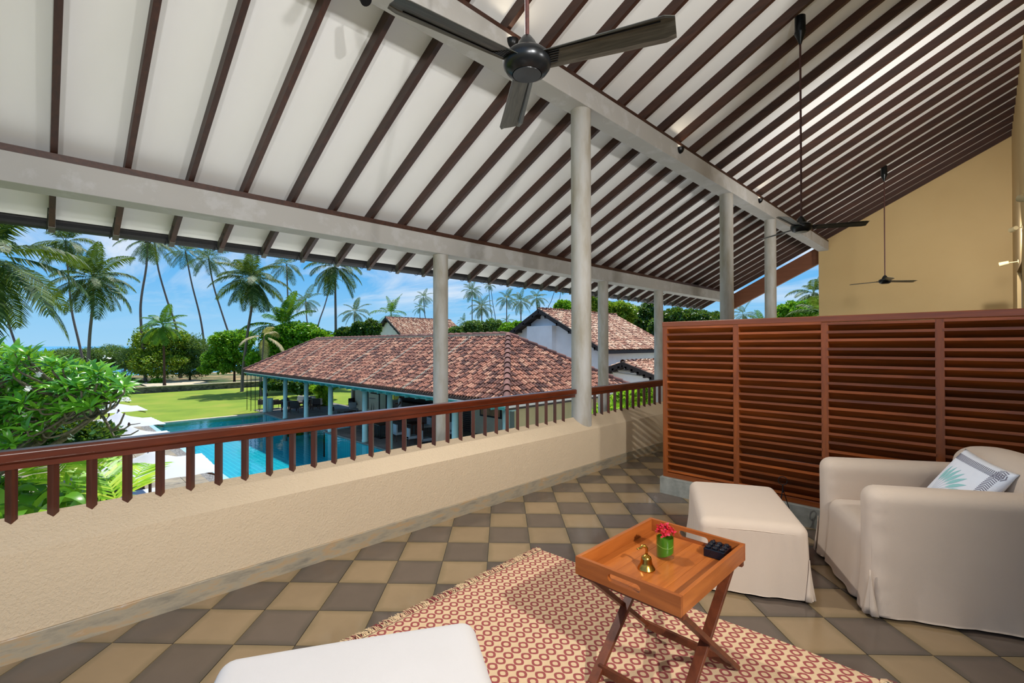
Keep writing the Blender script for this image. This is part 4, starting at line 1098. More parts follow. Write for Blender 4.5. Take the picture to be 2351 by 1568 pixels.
# ------------------------------------------------------------------ pool pavilion
EX0, EX1, EY0, EY1, EZ, RZ2 = -37.9, -10.75, 10.5, 17.9, -0.30, 1.93
def build_pavilion():
    P = thing('pavilion', 'long open poolside pavilion with a weathered red half-round tile roof and teal columns', 'building', (0, 0, GZ))
    o = Vector((0, 0, -GZ))
    hw = (EY1-EY0)/2; yr = EY0+hw
    rA = np.array([EX0+hw, yr, RZ2]); rB = np.array([EX1-hw, yr, RZ2])
    base = bpy.data.objects.new('roof', None); link(base, P); base.location = (0, 0, -GZ)
    # boarding under the tiles
    c = [(EX0, EY0, EZ), (EX1, EY0, EZ), (EX1, EY1, EZ), (EX0, EY1, EZ), tuple(rA), tuple(rB)]
    b = MB(); dz = 0.05
    top = [(x, y, z-dz) for x, y, z in c]; bot = [(x, y, z-0.16) for x, y, z in c]
    F = [(0, 1, 5, 4), (1, 2, 5), (2, 3, 4, 5), (3, 0, 4)]
    b.add(top+bot, F+[tuple(i+6 for i in reversed(f)) for f in F]+[(0, 6, 7, 1), (1, 7, 8, 2), (2, 8, 9, 3), (3, 9, 6, 0)])
    b.build('boarding', MAT['roof_tile_dark'], base)
    rise = RZ2-EZ; sl = math.hypot(hw, rise); k = hw/sl
    pm, ex, r, L = 0.156, 0.275, 0.057, 0.34
    # front slope
    up = np.array([0, hw/sl, rise/sl]); W = EX1-EX0
    def fmax(u): return min(sl, min(u, W-u)/k)
    tl = slope_tiles(None, None, None, W, sl, fmax, pm, ex)
    band = {int(q/pm) for q in (3.3, 6.9, 10.4, 13.9, 17.5, 21.2)}
    pale = [t_ for t_ in tl if int(t_[0]/pm) in band]; tl = [t_ for t_ in tl if int(t_[0]/pm) not in band]
    e0 = np.array([EX0, EY0, EZ]); dx = np.array([1.0, 0, 0])
    # east slope (facing the verandah)
    up2 = np.array([-hw/sl, 0, rise/sl]); W2 = EY1-EY0; e2 = np.array([EX1, EY0, EZ]); dy = np.array([0, 1.0, 0])
    def fmax2(u): return min(sl, min(u, W2-u)/k)
    tl2 = slope_tiles(None, None, None, W2, sl, fmax2, pm, ex)
    allt = [(np.array(e0)+dx*u+up*s_, 0, u, s_) for u, s_ in tl]+[(np.array(e2)+dy*u+up2*s_, 1, u, s_) for u, s_ in tl2]
    def keyf(t_):
        q = proj(t_[0]); hid = 996 < q[0] < 1028 or q[0] > 1310
        return q[2]+(100 if hid else 0)
    allt.sort(key=keyf)
    V0, F0 = tile_shell(r, L, 0.03); bm_ = MB(); bm_.add([tuple(v) for v in V0], F0); me = bm_.mesh('roof_tile'); me.materials.append(MAT['roof_tile_part'])
    for p in me.polygons: p.use_smooth = True
    fr = {}
    for s_, ex_, up_ in ((0, dx, up), (1, dy, up2)):
        z = np.cross(ex_, up_); fr[s_] = Matrix((Vector(ex_), Vector(up_), Vector(z))).transposed().to_4x4()
    rg = random.Random(5)
    for pt, sd_, u, s_ in allt[:300]:
        q = mobj('roof_tile', me, None, base); q.matrix_local = Matrix.Translation(Vector(pt)+Vector((rg.uniform(-.006, .006), rg.uniform(-.008, .008), 0))) @ fr[sd_]
    rest = allt[300:]
    place_tiles('tile_field', e0, dx, up, [(u, s_) for _, q, u, s_ in rest if q == 0], r, L, 'roof_tile', base, jitter=0.006, seed=2)
    place_tiles('tile_field', e2, dy, up2, [(u, s_) for _, q, u, s_ in rest if q == 1], r, L, 'roof_tile', base, jitter=0.006, seed=3)
    place_tiles('mortar_band', e0, dx, up, pale, r*1.15, L, 'roof_mortar', base, jitter=0.006, seed=4)
    caps('ridge_tile', rA, rB, 0.45, 0.13, 'ridge_tile', base)
    MB().bar(rA-np.array([0, 0, 0.02]), rB-np.array([0, 0, 0.02]), 0.34, 0.16).build('ridge_mortar', MAT['roof_mortar'], base)
    for a, b_ in (((EX1, EY0, EZ+0.02), rB), ((EX1, EY1, EZ+0.02), rB), ((EX0, EY0, EZ+0.02), rA), ((EX0, EY1, EZ+0.02), rA)): caps('hip_tile', a, b_, 0.43, 0.13, 'ridge_tile', base)
    # white-edged gutter and teal fascia along the eaves
    zg = EZ-0.19
    for nm, y0, y1, z0, z1, m in (('fascia', EY0+0.22, EY0+0.28, zg-0.14, zg+0.12, 'teal_dark'),):
        MB().box(EX0+0.2, EX1-0.2, y0, y1, z0, z1).build(nm, MAT[m], base)
    MB().box(EX1-0.28, EX1-0.22, EY0+0.2, EY1-0.2, zg-0.14, zg+0.12).build('fascia', MAT['barge_dark'], base)
    prof = [(0.09*math.cos(t), 0.09*math.sin(t)) for t in np.linspace(0, -math.pi, 9)]+[(0.08*math.cos(t), 0.08*math.sin(t)) for t in np.linspace(-math.pi, 0, 9)]
    gb = MB(); gb.prism([(EY0+0.06+p[0], zg+0.05+p[1]) for p in prof], 'x', EX0, EX1); gb.build('gutter', MAT['teal_dark'], base)
    MB().box(EX0, EX1, EY0-0.045, EY0-0.03, zg+0.03, zg+0.065).build('gutter_lip', MAT['gutter_grey'], base)
    gb = MB(); gb.prism([(EX1-0.06+p[0], zg+0.05+p[1]) for p in prof], 'y', EY0, EY1); gb.build('gutter', MAT['gutter_grey'], base)
    bk = MB().box(-0.01, 0.01, -0.06, 0.2, -0.12, 0.08).mesh('gutter_bracket'); bk.materials.append(MAT['teal_dark'])
    for i in range(36): mobj('gutter_bracket', bk, None, base, (EX0+0.5+i*0.74, EY0+0.06, zg-0.02))
    # platform round the inlet
    fl = bpy.data.objects.new('platform', None); link(fl, P)
    for x0, x1, y0, y1 in ((-38.6, NX0, PY1, 17.4), (NX1, -10.95, PY1, 17.4), (NX0, NX1, NY, 17.4)):
        MB().box(x0, x1, y0, y1, -0.09, 0.0).build('paving', MAT['slate_floor'], fl)
        MB().box(x0, x1, y0+0.06, y1, -1.2, -0.09).build('footing', MAT['wall_cream'], fl)
    # columns
    xs = [-36.5, -32.55, -29.1, -25.72, -21.8]+[aty(x, 905, 11.4).x for x in (893.0,)]+[-14.6, -11.75]
    cmesh = MB().lathe([(0.15, 0), (0.15, 0.12), (0.135, 0.14), (0.128, 2.7)], 24).mesh('column'); cmesh.materials.append(MAT['teal_paint'])
    for p in cmesh.polygons: p.use_smooth = True
    for i, x in enumerate(xs): mobj('column', cmesh, None, P, (x, 11.45, -0.02 if i != 2 else -0.1))
    MB().box(EX0+0.6, EX1-0.6, 11.33, 11.57, 2.55, 2.75).build('eaves_beam', MAT['teal_paint'], P)
    # walls
    YW = 16.8
    def wx(px): return aty(px, 920, YW).x
    xw = [wx(806), wx(885), wx(1062), wx(1081), -11.3]
    def wall(x0, x1, mat, nm='wall', y=YW, z1=3.6): return MB().box(x0, x1, y, y+0.2, 0, z1).build(nm, MAT[mat], P)
    wall(xw[0], xw[1], 'wall_cream'); wall(xw[3], xw[4], 'wall_cream')
    MB().box(-11.5, -11.28, 11.6, YW+0.2, 0, 3.0).build('end_wall', MAT['wall_olive'], P)
    MB().box(xw[1], xw[2], YW+0.6, YW+0.7, 0, 3.6).build('bar_shade', MAT['dark_room'], P)  # dark sheet; gloom of the unlit room is put into its colour
    MB().box(xw[1]+0.5, xw[2]-0.4, YW-0.1, YW+0.4, 0, 1.1).build('bar_counter', MAT['wood_dark'], P)
    for q in (1.3, 1.8): MB().box(xw[1]+0.9, xw[2]-0.3, YW+0.4, YW+0.6, q, q+0.04).build('bar_shelf', MAT['wood_dark'], P)
    lv = bpy.data.objects.new('louvre_door', None); link(lv, P)
    for k in range(22): MB().box(xw[2], xw[3], YW-0.02, YW+0.05, 0.1+k*0.11, 0.17+k*0.11).build('slat', MAT['wood_dark'], lv)
    MB().box(xw[2], xw[3], YW+0.05, YW+0.1, 0, 2.6).build('panel', MAT['dark_room'], lv)
    for px in (885, 902, 932):                                     # mullions of the glazed screen
        x = wx(px); MB().box(x-0.03, x+0.03, YW-0.5, YW-0.44, 0, 2.7).build('mullion', MAT['barge_dark'], P)
    MB().box(wx(886), wx(932), YW-0.475, YW-0.465, 0.02, 2.7).build('glass_pane', MAT['glass_clear'], P)
    d = MB().box(wx(808)+0.1, wx(815), YW-0.03, YW, 0, 2.3).build('door', MAT['wood_dark'], P)
    # shelving niche and framed pictures on the cream wall
    n_ = MB().box(wx(836), wx(846), YW-0.03, YW, 0.2, 2.4).build('shelf_niche', MAT['dark_room'], P)
    for q in (0.9, 1.5, 2.0): MB().box(wx(836)+0.05, wx(846)-0.05, YW-0.05, YW-0.03, q, q+0.12).build('crockery', MAT['cloth_white'], n_)
    for x0, x1, z0, z1 in ((wx(852), wx(872), 1.35, 2.5), (wx(1103), wx(1152), 1.0, 2.4)):
        f = MB().box(x0, x1, YW-0.05, YW, z0, z1).build('picture_frame', MAT['barge_dark'], P)
        MB().box(x0+0.09, x1-0.09, YW-0.06, YW-0.04, z0+0.09, z1-0.09).build('picture', MAT['picture_buff'], f)
    # thin black rods hanging at the west end
    rod = MB().tube([(0, 0, 0), (0, 0, 2.75)], 0.022, 6).mesh('rod'); rod.materials.append(MAT['iron_black'])
    for px, py in ((567, 941), (576, 943.5), (586, 945), (596, 944)):
        q = atz(px, py, GZ); mobj('rod', rod, None, P, (q.x, q.y, 0))
    # small black lanterns on the columns
    ln = MB().lathe([(0.03, 0), (0.055, 0.03), (0.055, 0.18), (0.02, 0.24)], 10).mesh('lantern'); ln.materials.append(MAT['iron_black'])
    for i in (0, 1, 2, 3): mobj('lantern', ln, None, P, (xs[i]+0.1, 11.55, 1.15))
build_pavilion()

# ------------------------------------------------------------------ pavilion furniture
def proto_chair(name, shell, legs, w=0.56, d=0.56, back=0.84, arm=True):
    r = bpy.data.objects.new(name, None); link(r)
    MB().box(-w/2, w/2, -d/2, d/2, 0.34, 0.47).build('seat', MAT[shell], r, bevel=0.03)
    MB().box(-w/2, w/2, d/2-0.09, d/2, 0.34, back).build('backrest', MAT[shell], r, bevel=0.02)
    if arm:
        for x in (-w/2, w/2-0.06): MB().box(x, x+0.06, -d/2+0.03, d/2, 0.34, 0.66).build('arm', MAT[shell], r, bevel=0.015)
    for x in (-w/2+0.04, w/2-0.04):
        for y in (-d/2+0.04, d/2-0.04): MB().tube([(x, y, 0), (x, y, 0.36)], [0.017, 0.023], 6).build('leg', MAT[legs], r)
    return r
def proto_table(name, top, leg, w=0.8, d=0.8, h=0.74, slats=False):
    r = bpy.data.objects.new(name, None); link(r)
    MB().box(-w/2, w/2, -d/2, d/2, h-0.04, h).build('table_top', MAT[top], r, bevel=0.006)
    if slats:
        for k in range(7):
            for y in (-d*0.32, d*0.32): MB().box(-w*0.36+k*w*0.12-0.015, -w*0.36+k*w*0.12+0.015, y-0.015, y+0.015, 0.05, h-0.04).build('slat', MAT[leg], r)
        MB().box(-w*0.4, w*0.4, -d*0.36, d*0.36, 0, 0.05).build('base', MAT[leg], r)
    else:
        for x in (-w/2+0.06, w/2-0.06):
            for y in (-d/2+0.06, d/2-0.06): MB().box(x-0.025, x+0.025, y-0.025, y+0.025, 0, h-0.04).build('leg', MAT[leg], r)
    return r
wood('wood_chair', S((58, 36, 28)), S((96, 60, 44)), 0.5, 'z', per=0.1)
chD = proto_chair('dining_chair', 'chair_dark', 'wood_chair'); chG = proto_chair('dining_chair', 'chair_grey', 'wood_chair', 0.5, 0.54, 0.86, False)
wk = proto_chair('lounge_chair', 'wicker', 'wood_chair', 0.75, 0.75, 0.72); tb = proto_table('dining_table', 'wood_dark', 'wood_dark'); tbs = proto_table('dining_table', 'wood_dark', 'iron_black', 1.3, 0.8, 0.74, True)
_used = set()
def put(proto, px, py, rz_, label, cat, group, z=GZ):
    o = proto if proto.name not in _used else copy_tree(proto)
    _used.add(proto.name)
    if o is proto: _used.add(o.name)
    p = atz(px, py, z); o.location = (p.x, p.y, z); o.rotation_euler = (0, 0, math.radians(rz_)); tag(o, label, cat, group)
    return o
G1 = 'pavilion chairs'
put(wk, 607, 938, 150, 'dark wicker lounge chair just left of the first teal column', 'chair', G1)
put(wk, 634, 938, 185, 'dark wicker lounge chair between the first and second teal columns', 'chair', G1)
put(chD, 655, 944, 70, 'dark dining chair half hidden by the second teal column', 'chair', G1)
put(chD, 676, 948, -110, 'dark dining chair facing away, right of the second teal column', 'chair', G1)
put(chD, 705, 938, 60, 'dark dining chair half hidden by the third teal column', 'chair', G1)
put(chD, 726, 941, -110, 'dark dining chair facing away, right of the third teal column', 'chair', G1)
put(chG, 812, 953, 80, 'pale grey chair at the slatted table, left of the fifth teal column', 'chair', G1)
put(chD, 812, 940, 100, 'dark high-backed chair by the shelving niche', 'chair', G1)
put(chD, 848, 943, -60, 'dark chair right of the fifth teal column by the cream wall', 'chair', G1)
put(chG, 845, 990, -95, 'pale grey chair seen between the railing bars right of the fifth teal column', 'chair', G1)
put(chG, 917, 1012, 170, 'leftmost of three pale grey dining chairs seen through the railing by the glazed door', 'chair', G1)
put(chG, 946, 1022, 170, 'middle of three pale grey dining chairs seen through the railing by the glazed door', 'chair', G1)
put(chG, 975, 1028, 170, 'rightmost of three pale grey dining chairs seen through the railing by the glazed door', 'chair', G1)
put(chG, 977, 995, -10, 'pale grey chair on the far side of the dark dining table', 'chair', G1)
put(chG, 1037, 1010, 20, 'pale grey chair seen through the bars right of the eaves column', 'chair', G1)
G2 = 'pavilion tables'
put(tb, 664, 944, 20, 'small dark dining table behind the second teal column', 'table', G2)
put(tb, 714, 938, 20, 'small dark dining table behind the third teal column', 'table', G2)
put(tbs, 792, 968, 0, 'wide table on a black slatted base right of the fourth teal column', 'table', G2)
put(tbs, 872, 1003, 0, 'table with a slatted base seen between the railing bars', 'table', G2)
put(tb, 950, 1003, 0, 'dark dining table among the three pale grey chairs', 'table', G2)
put(tb, 833, 936, 0, 'small dark table by the shelving niche', 'table', G2)
put(tb, 1122, 985, 0, 'dark table below the large painting, seen through the railing', 'table', G2)
def sofa():
    p = atz(712, 932, GZ)
    s = thing('sofa', 'white outdoor sofa in the sun at the far side of the pavilion', 'sofa', p, math.radians(200))
    MB().box(-0.9, 0.9, -0.4, 0.4, 0.2, 0.42).build('seat', MAT['cushion_pale'], s, bevel=0.04); MB().box(-0.9, 0.9, 0.28, 0.45, 0.2, 0.82).build('backrest', MAT['cushion_pale'], s, bevel=0.04)
    for x in (-0.95, 0.83): MB().box(x, x+0.12, -0.4, 0.45, 0.12, 0.62).build('arm', MAT['cushion_pale'], s, bevel=0.03)
    for x in (-0.85, 0.85):
        for y in (-0.32, 0.36): MB().tube([(x, y, 0), (x, y, 0.22)], 0.03, 6).build('leg', MAT['wood_chair'], s)
sofa()
def planter(px, py, label):
    p = atz(px, py, GZ); s = thing('planter', label, 'planter', p)
    MB().lathe([(0.19, 0), (0.2, 0.02), (0.2, 0.95), (0.17, 0.95), (0.16, 0.86), (0, 0.85)], 24).build('pot', MAT['teal_paint'], s, autos=True)
planter(620, 945, 'tall grey-blue round planter beside the first teal column')
def crate(px, py, label):
    p = atz(px, py, GZ); s = thing('coffee_table', label, 'table', p); MB().box(-0.45, 0.45, -0.35, 0.35, 0.3, 0.42).build('table_top', MAT['wicker'], s, bevel=0.02)
    for x in (-0.4, 0.4):
        for y in (-0.3, 0.3): MB().box(x-0.04, x+0.04, y-0.04, y+0.04, 0, 0.3).build('leg', MAT['wicker'], s)
crate(683, 935, 'low wicker table between the white sofa and the wicker chairs')
def round_stool():
    p = atz(860, 947, GZ); s = thing('bar_table', 'tall round pale-topped table on dark legs by the cream wall', 'table', p)
    MB().lathe([(0.38, 1.0), (0.4, 1.01), (0.4, 1.04), (0.0, 1.045)], 24).build('table_top', MAT['cushion_pale'], s, autos=True)
    for k in range(4): a = math.pi/4+math.pi/2*k; MB().tube([(0.14*math.cos(a), 0.14*math.sin(a), 1.0), (0.26*math.cos(a), 0.26*math.sin(a), 0)], 0.018, 6).build('leg', MAT['iron_black'], s)
    p = atz(871, 948, GZ); s = thing('bar_stool', 'thin black bar stool with a low back beside the tall round table', 'stool', p)
    MB().box(-0.19, 0.19, -0.19, 0.19, 0.72, 0.76).build('seat', MAT['iron_black'], s)
    for x in (-0.17, 0.17):
        for y in (-0.17, 0.17): MB().tube([(x*0.8, y*0.8, 0.74), (x*1.2, y*1.2, 0)], 0.015, 6).build('leg', MAT['iron_black'], s)
    MB().box(-0.19, 0.19, 0.16, 0.19, 0.98, 1.06).build('backrest', MAT['iron_black'], s)
    for x in (-0.17, 0.17): MB().tube([(x, 0.17, 0.74), (x, 0.18, 1.04)], 0.012, 6).build('post', MAT['iron_black'], s)
round_stool()
# standing waiter in white
def person():
    p = atz(919, 966.5, GZ)
    r = thing('person', 'person in white short-sleeved clothes standing with the back turned, before the dark bar', 'person', (p.x, p.y, GZ), math.radians(-35))
    J = {'pel': ((0, 0, .95), .15, .11), 'wst': ((0, 0, 1.10), .135, .10), 'chs': ((0, 0.01, 1.30), .165, .115), 'sh': ((0, 0, 1.42), .11, .085), 'nk': ((0, 0.0, 1.50), .052, .052), 'hd0': ((0, -.01, 1.57), .072, .078), 'hd1': ((0, -.015, 1.66), .078, .092), 'hd2': ((0, -.01, 1.72), .05, .06),
         'ls': ((-.19, 0, 1.40), .062, .062), 'le': ((-.30, -.02, 1.17), .046, .046), 'lw': ((-.24, -.22, 1.08), .032, .034), 'lh': ((-.20, -.29, 1.07), .03, .02), 'lf': ((-.18, -.35, 1.06), .014, .012),
         'rs': ((.19, 0, 1.40), .062, .062), 're': ((.30, 0, 1.16), .046, .046), 'rw': ((.29, -.14, .96), .032, .034), 'rh': ((.28, -.18, .90), .03, .02), 'rf': ((.275, -.20, .84), .014, .012),
         'lhp': ((-.09, 0, .90), .10, .11), 'lk': ((-.10, -.01, .49), .075, .075), 'la': ((-.10, .02, .09), .05, .05), 'lt': ((-.11, -.15, .035), .04, .03),
         'rhp': ((.09, 0, .90), .10, .11), 'rk': ((.10, -.01, .49), .075, .075), 'ra': ((.10, .02, .09), .05, .05), 'rt': ((.11, -.15, .035), .04, .03)}
    E_ = [('pel', 'wst'), ('wst', 'chs'), ('chs', 'sh'), ('sh', 'nk'), ('nk', 'hd0'), ('hd0', 'hd1'), ('hd1', 'hd2'), ('sh', 'ls'), ('ls', 'le'), ('le', 'lw'), ('lw', 'lh'), ('lh', 'lf'), ('sh', 'rs'), ('rs', 're'), ('re', 'rw'), ('rw', 'rh'), ('rh', 'rf'), ('pel', 'lhp'), ('lhp', 'lk'), ('lk', 'la'), ('la', 'lt'), ('pel', 'rhp'), ('rhp', 'rk'), ('rk', 'ra'), ('ra', 'rt')]
    ks = list(J); me = bpy.data.meshes.new('body_cage'); me.from_pydata([J[k][0] for k in ks], [(ks.index(a), ks.index(b)) for a, b in E_], [])
    tmp = bpy.data.objects.new('body_cage', me); link(tmp)
    m = tmp.modifiers.new('skin', 'SKIN'); s2 = tmp.modifiers.new('sub', 'SUBSURF'); s2.levels = 2
    for i, k in enumerate(ks): me.skin_vertices[0].data[i].radius = J[k][1:]; me.skin_vertices[0].data[i].use_root = (k == 'pel')
    bpy.context.view_layer.update()
    dg = bpy.context.evaluated_depsgraph_get(); bme = bpy.data.meshes.new_from_object(tmp.evaluated_get(dg)); bpy.data.objects.remove(tmp)
    sk = plain('skin_brown', S((122, 82, 60)), 0.6); bme.materials.clear(); bme.materials.append(MAT['cloth_white']); bme.materials.append(sk); bme.materials.append(MAT['barge_dark'])
    for po in bme.polygons:
        c = po.center; po.use_smooth = True
        po.material_index = 1 if c.z > 1.46 or (abs(c.x) > .235 and c.z < 1.27) or (c.y < -.12 and .8 < c.z < 1.2) else (2 if c.z < 0.09 else 0)
    mobj('body', bme, None, r)
    h = MB().lathe([(0.0, 0.075), (0.05, 0.062), (0.082, 0.02), (0.088, -0.03), (0.075, -0.085), (0.06, -0.10)], 16, c=(0, 0.008, 1.685), cap=False).build('hair', MAT['iron_black'], r, smooth=True)
    tn = MB().lathe([(0.175, 0.78), (0.168, 0.95), (0.15, 1.10), (0.172, 1.30), (0.12, 1.44), (0.075, 1.475)], 20, cap=False)
    tn.v = [(x, y*0.78, z) for x, y, z in tn.v]; tn.build('tunic', MAT['cloth_white'], r, smooth=True)
    for sx in (-1, 1): MB().tube([(sx*.14, 0, 1.42), (sx*.205, 0, 1.38), (sx*.265, -.01, 1.24)], [.075, .078, .074], 10, cap=False).build('sleeve', MAT['cloth_white'], r, smooth=True)
person()

# ------------------------------------------------------------------ neighbouring houses
def gable_house(name, label, Yg, Yb, apex, reave, base_z, over=0.6, left_w=None, wallmat='wall_white', tmat='roof_tile_pale', pitch_m=0.2):
    A = aty(*apex, Yg); Rr = aty(*reave, Yg); hw = Rr.x-A.x; lw = left_w or hw
    xl, xr, xa, ze, za = A.x-lw, Rr.x, A.x, Rr.z, A.z
    zl = za-(za-ze)*lw/hw
    H = thing(name, label, 'building', (xa, Yg, base_z)); q = Vector((-xa, -Yg, -base_z))
    def off(pts): return [Vector(p)+q for p in pts]
    b = MB(); w0, w1 = xl+over, xr-over; zz = lambda x: za-(za-ze)*abs(x-xa)/hw-0.15
    b.prism([(w0-xa, 0), (w1-xa, 0), (w1-xa, zz(w1)-base_z), (0, zz(xa)-base_z), (w0-xa, zz(w0)-base_z)], 'y', over, Yb-Yg-over); b.build('wall', MAT[wallmat], H)
    base = bpy.data.objects.new('roof', None); link(base, H)
    for sgn, xe, zee in ((1, xr, ze), (-1, xl, zl)):
        b = MB(); p = [(0, za-base_z), (xe-xa, zee-base_z), (xe-xa, zee-base_z-0.12), (0, za-base_z-0.12)]
        b.prism(p, 'y', 0, Yb-Yg); b.build('boarding', MAT['barge_dark'], base)
        MB().bar((0, -0.02, za-base_z-0.08), (xe-xa, -0.02, zee-base_z-0.08), 0.06, 0.26, (0, 0, 1)).build('barge_board', MAT['barge_dark'], base)
        sl = math.hypot(xe-xa, za-zee); up = np.array([-(xe-xa)/sl, 0, (za-zee)/sl]); e0 = np.array([xe-xa, 0 if sgn > 0 else Yb-Yg, zee-base_z+0.02]); ex = np.array([0, sgn*1.0, 0])
        tl = slope_tiles(None, None, None, Yb-Yg, sl, lambda u: sl, pitch_m, 0.32)
        place_tiles('tile_field', e0, ex, up, tl, pitch_m*0.42, 0.4, tmat, base, jitter=0.012, seed=6)
    for k in range(5):          # purlin ends under the verge
        for sgn, xe, zee in ((1, xr, ze), (-1, xl, zl)):
            t_ = (k+0.6)/5.2; MB().box((xe-xa)*t_-0.06, (xe-xa)*t_+0.06, -0.05, over+0.1, za+(zee-za)*t_-base_z-0.30, za+(zee-za)*t_-base_z-0.12).build('purlin', MAT['barge_dark'], base)
    caps('ridge_tile', (0, 0, za-base_z), (0, Yb-Yg, za-base_z), 0.45, 0.14, 'ridge_tile', base)
    MB().box(xr-xa-0.02, xr-xa+0.1, 0, Yb-Yg, ze-base_z-0.2, ze-base_z-0.04).build('gutter', MAT['barge_dark'], base)
    return H, xa, Yg, xl, xr, ze, za
H2 = gable_house('house', 'large white two-storey house with an orange tiled gable roof, behind the nearest tall column', 24.0, 33.5, (1237, 711), (1385, 805), GZ-0.1, 0.7, left_w=4.6)
MB().box(-1.35, 0.95, 0.25, 1.0, 0, 6.2).build('bay_wall', MAT['wall_white'], H2[0])
gable_house('house', 'white house with a red-brown gable roof rising behind the pavilion ridge', 30.0, 40.0, (885, 729), (926, 775), GZ-0.1, 0.5)
H4 = gable_house('outbuilding', 'low tiled outbuilding with pipes across its shaded gable wall', 21.5, 28.0, (1429, 833), (1503, 864), GZ-0.1, 0.4)
for dz in (0.0, 0.35): MB().tube([(-1.6, 0.33, 3.5+dz*0.4), (2.2, 0.33, 3.2+dz*0.4)], 0.03, 6).build('pipe', MAT['gutter_grey'], H4[0])

# ------------------------------------------------------------------ parasols and loungers
def proto_parasol():
    r = bpy.data.objects.new('parasol', None); link(r)
    MB().tube([(0, 0, 0), (0, 0, 2.78)], 0.026, 10).build('pole', MAT['wood_chair'], r)
    MB().lathe([(0.3, 0), (0.3, 0.06), (0.05, 0.08)], 20).build('base', MAT['cement_grey'], r)
    n = 20; V = []; F = []; rg = np.random.default_rng(8); a = 1.02
    for i in range(n+1):
        for j in range(n+1):
            u, v = -1+2*i/n, -1+2*j/n; m = max(abs(u), abs(v)); th = math.atan2(v, u)
            z = 2.34+0.30*(1-m)+0.12*math.exp(-m/0.13)-0.05*math.sin(m*math.pi)*abs(math.sin(2*th))
            z += 0.022*math.sin(11*th+5*m)*math.exp(-((m-0.3)/0.22)**2)+0.006*math.sin(17*u+13*v)
            s_ = 1-0.035*(1-abs(2*(min(abs(u), abs(v))/max(m, 1e-6))-1))*0
            V.append((a*u, a*v, z))
    for i in range(n):
        for j in range(n): k = i*(n+1)+j; F.append((k, k+n+1, k+n+2, k+1))
    c = mobj('canopy', mesh_np('canopy', V, F, 4), MAT['canopy_cloth'], r, smooth=True)
    MB().lathe([(0.0, 2.82), (0.02, 2.80), (0.03, 2.76), (0.025, 2.70)], 10).build('finial', MAT['wood_chair'], r)
    for k in range(4):
        t = math.pi/4+math.pi/2*k; MB().bar((0.04*math.cos(t), 0.04*math.sin(t), 2.56), (1.36*math.cos(t), 1.36*math.sin(t), 2.26), 0.02, 0.025).build('rib', MAT['wood_chair'], r)
    return r
def proto_lounger():
    r = bpy.data.objects.new('sun_lounger', None); link(r)
    MB().box(-0.33, 0.33, -0.95, 0.95, 0.22, 0.28).build('frame', MAT['wood_chair'], r)
    MB().box(-0.31, 0.31, -0.93, 0.35, 0.28, 0.38).build('mattress', MAT['canopy_cloth'], r, bevel=0.03)
    MB().hexa([(-0.31, 0.33, 0.28), (0.31, 0.33, 0.28), (0.31, 0.92, 0.60), (-0.31, 0.92, 0.60)], [(-0.31, 0.30, 0.38), (0.31, 0.30, 0.38), (0.31, 0.87, 0.70), (-0.31, 0.87, 0.70)]).build('backrest', MAT['canopy_cloth'], r, bevel=0.02)
    for x in (-0.28, 0.28):
        for y in (-0.85, 0.85): MB().box(x-0.03, x+0.03, y-0.03, y+0.03, 0, 0.22).build('leg', MAT['wood_chair'], r)
    return r
pz = proto_parasol(); lg = proto_lounger(); first = True; n = 0
spots = [(-11.7, 1.56, 'nearest white square parasol, seen through the railing bars beside the pool'), (-15.7, 1.65, 'second nearest white parasol, its tip just above the railing'), (-19.2, 1.76, 'third white parasol along the poolside, partly behind bare twigs'), (-23.6, 1.88, 'fourth white parasol, beside the far corner of the pool deck'), (-28.0, 1.95, 'farthest white parasol, mostly hidden by the frangipani leaves')]
lab = ['by the nearest parasol', 'by the second nearest parasol', 'by the third parasol', 'by the fourth parasol', 'by the farthest parasol']
for i, (x, y, l_) in enumerate(spots):
    o = pz if i == 0 else copy_tree(pz); o.location = (x, y, GZ); o.rotation_euler = (0, 0, random.uniform(-.06, .06)); tag(o, l_, 'parasol', 'white poolside parasols')
    for k, (dx, w_) in enumerate(((-1.15, 'far side'), (1.15, 'near side'))):
        if i > 2 and k == 0: continue
        q = lg if n == 0 else copy_tree(lg); n += 1
        q.location = (x+dx, y-0.1, GZ); q.rotation_euler = (0, 0, math.radians(180+random.uniform(-4, 4))); tag(q, 'white cushioned sun lounger on the %s, %s' % (w_, lab[i]), 'sun lounger', 'poolside sun loungers')
# ------------------------------------------------------------------ plants
leaf_mat('leaf_palm', [(0, S((26, 56, 22))), (0.5, S((52, 88, 36))), (0.85, S((92, 118, 54))), (1, S((140, 156, 96)))], 0.55, 0.2, 0.3)
plain('nut_brown', S((62, 54, 26)), 0.8)
leaf_mat('leaf_palm_young', [(0, S((22, 80, 18))), (0.5, S((46, 122, 30))), (1, S((96, 158, 48)))], 0.5, 0.3, 0.3)
leaf_mat('leaf_palm_dry', [(0, S((178, 157, 115))), (1, S((224, 208, 164)))], 0.7, 0.2)
leaf_mat('leaf_hedge', [(0, S((50, 89, 43))), (0.5, S((85, 129, 59))), (1, S((126, 161, 80)))], 0.5, 0.25)
leaf_mat('leaf_yellow', [(0, S((66, 110, 26))), (0.5, S((124, 168, 42))), (1, S((192, 198, 62)))], 0.5, 0.4)
leaf_mat('leaf_bright', [(0, S((44, 108, 14))), (0.5, S((96, 172, 28))), (1, S((160, 216, 60)))], 0.42, 0.4)
leaf_mat('leaf_dark', [(0, S((24, 59, 24))), (0.6, S((52, 101, 36))), (1, S((89, 138, 50)))], 0.42, 0.25)
leaf_mat('leaf_frangi', [(0, S((45, 110, 34))), (0.5, S((85, 166, 43))), (1, S((147, 219, 68)))], 0.26, 0.35)
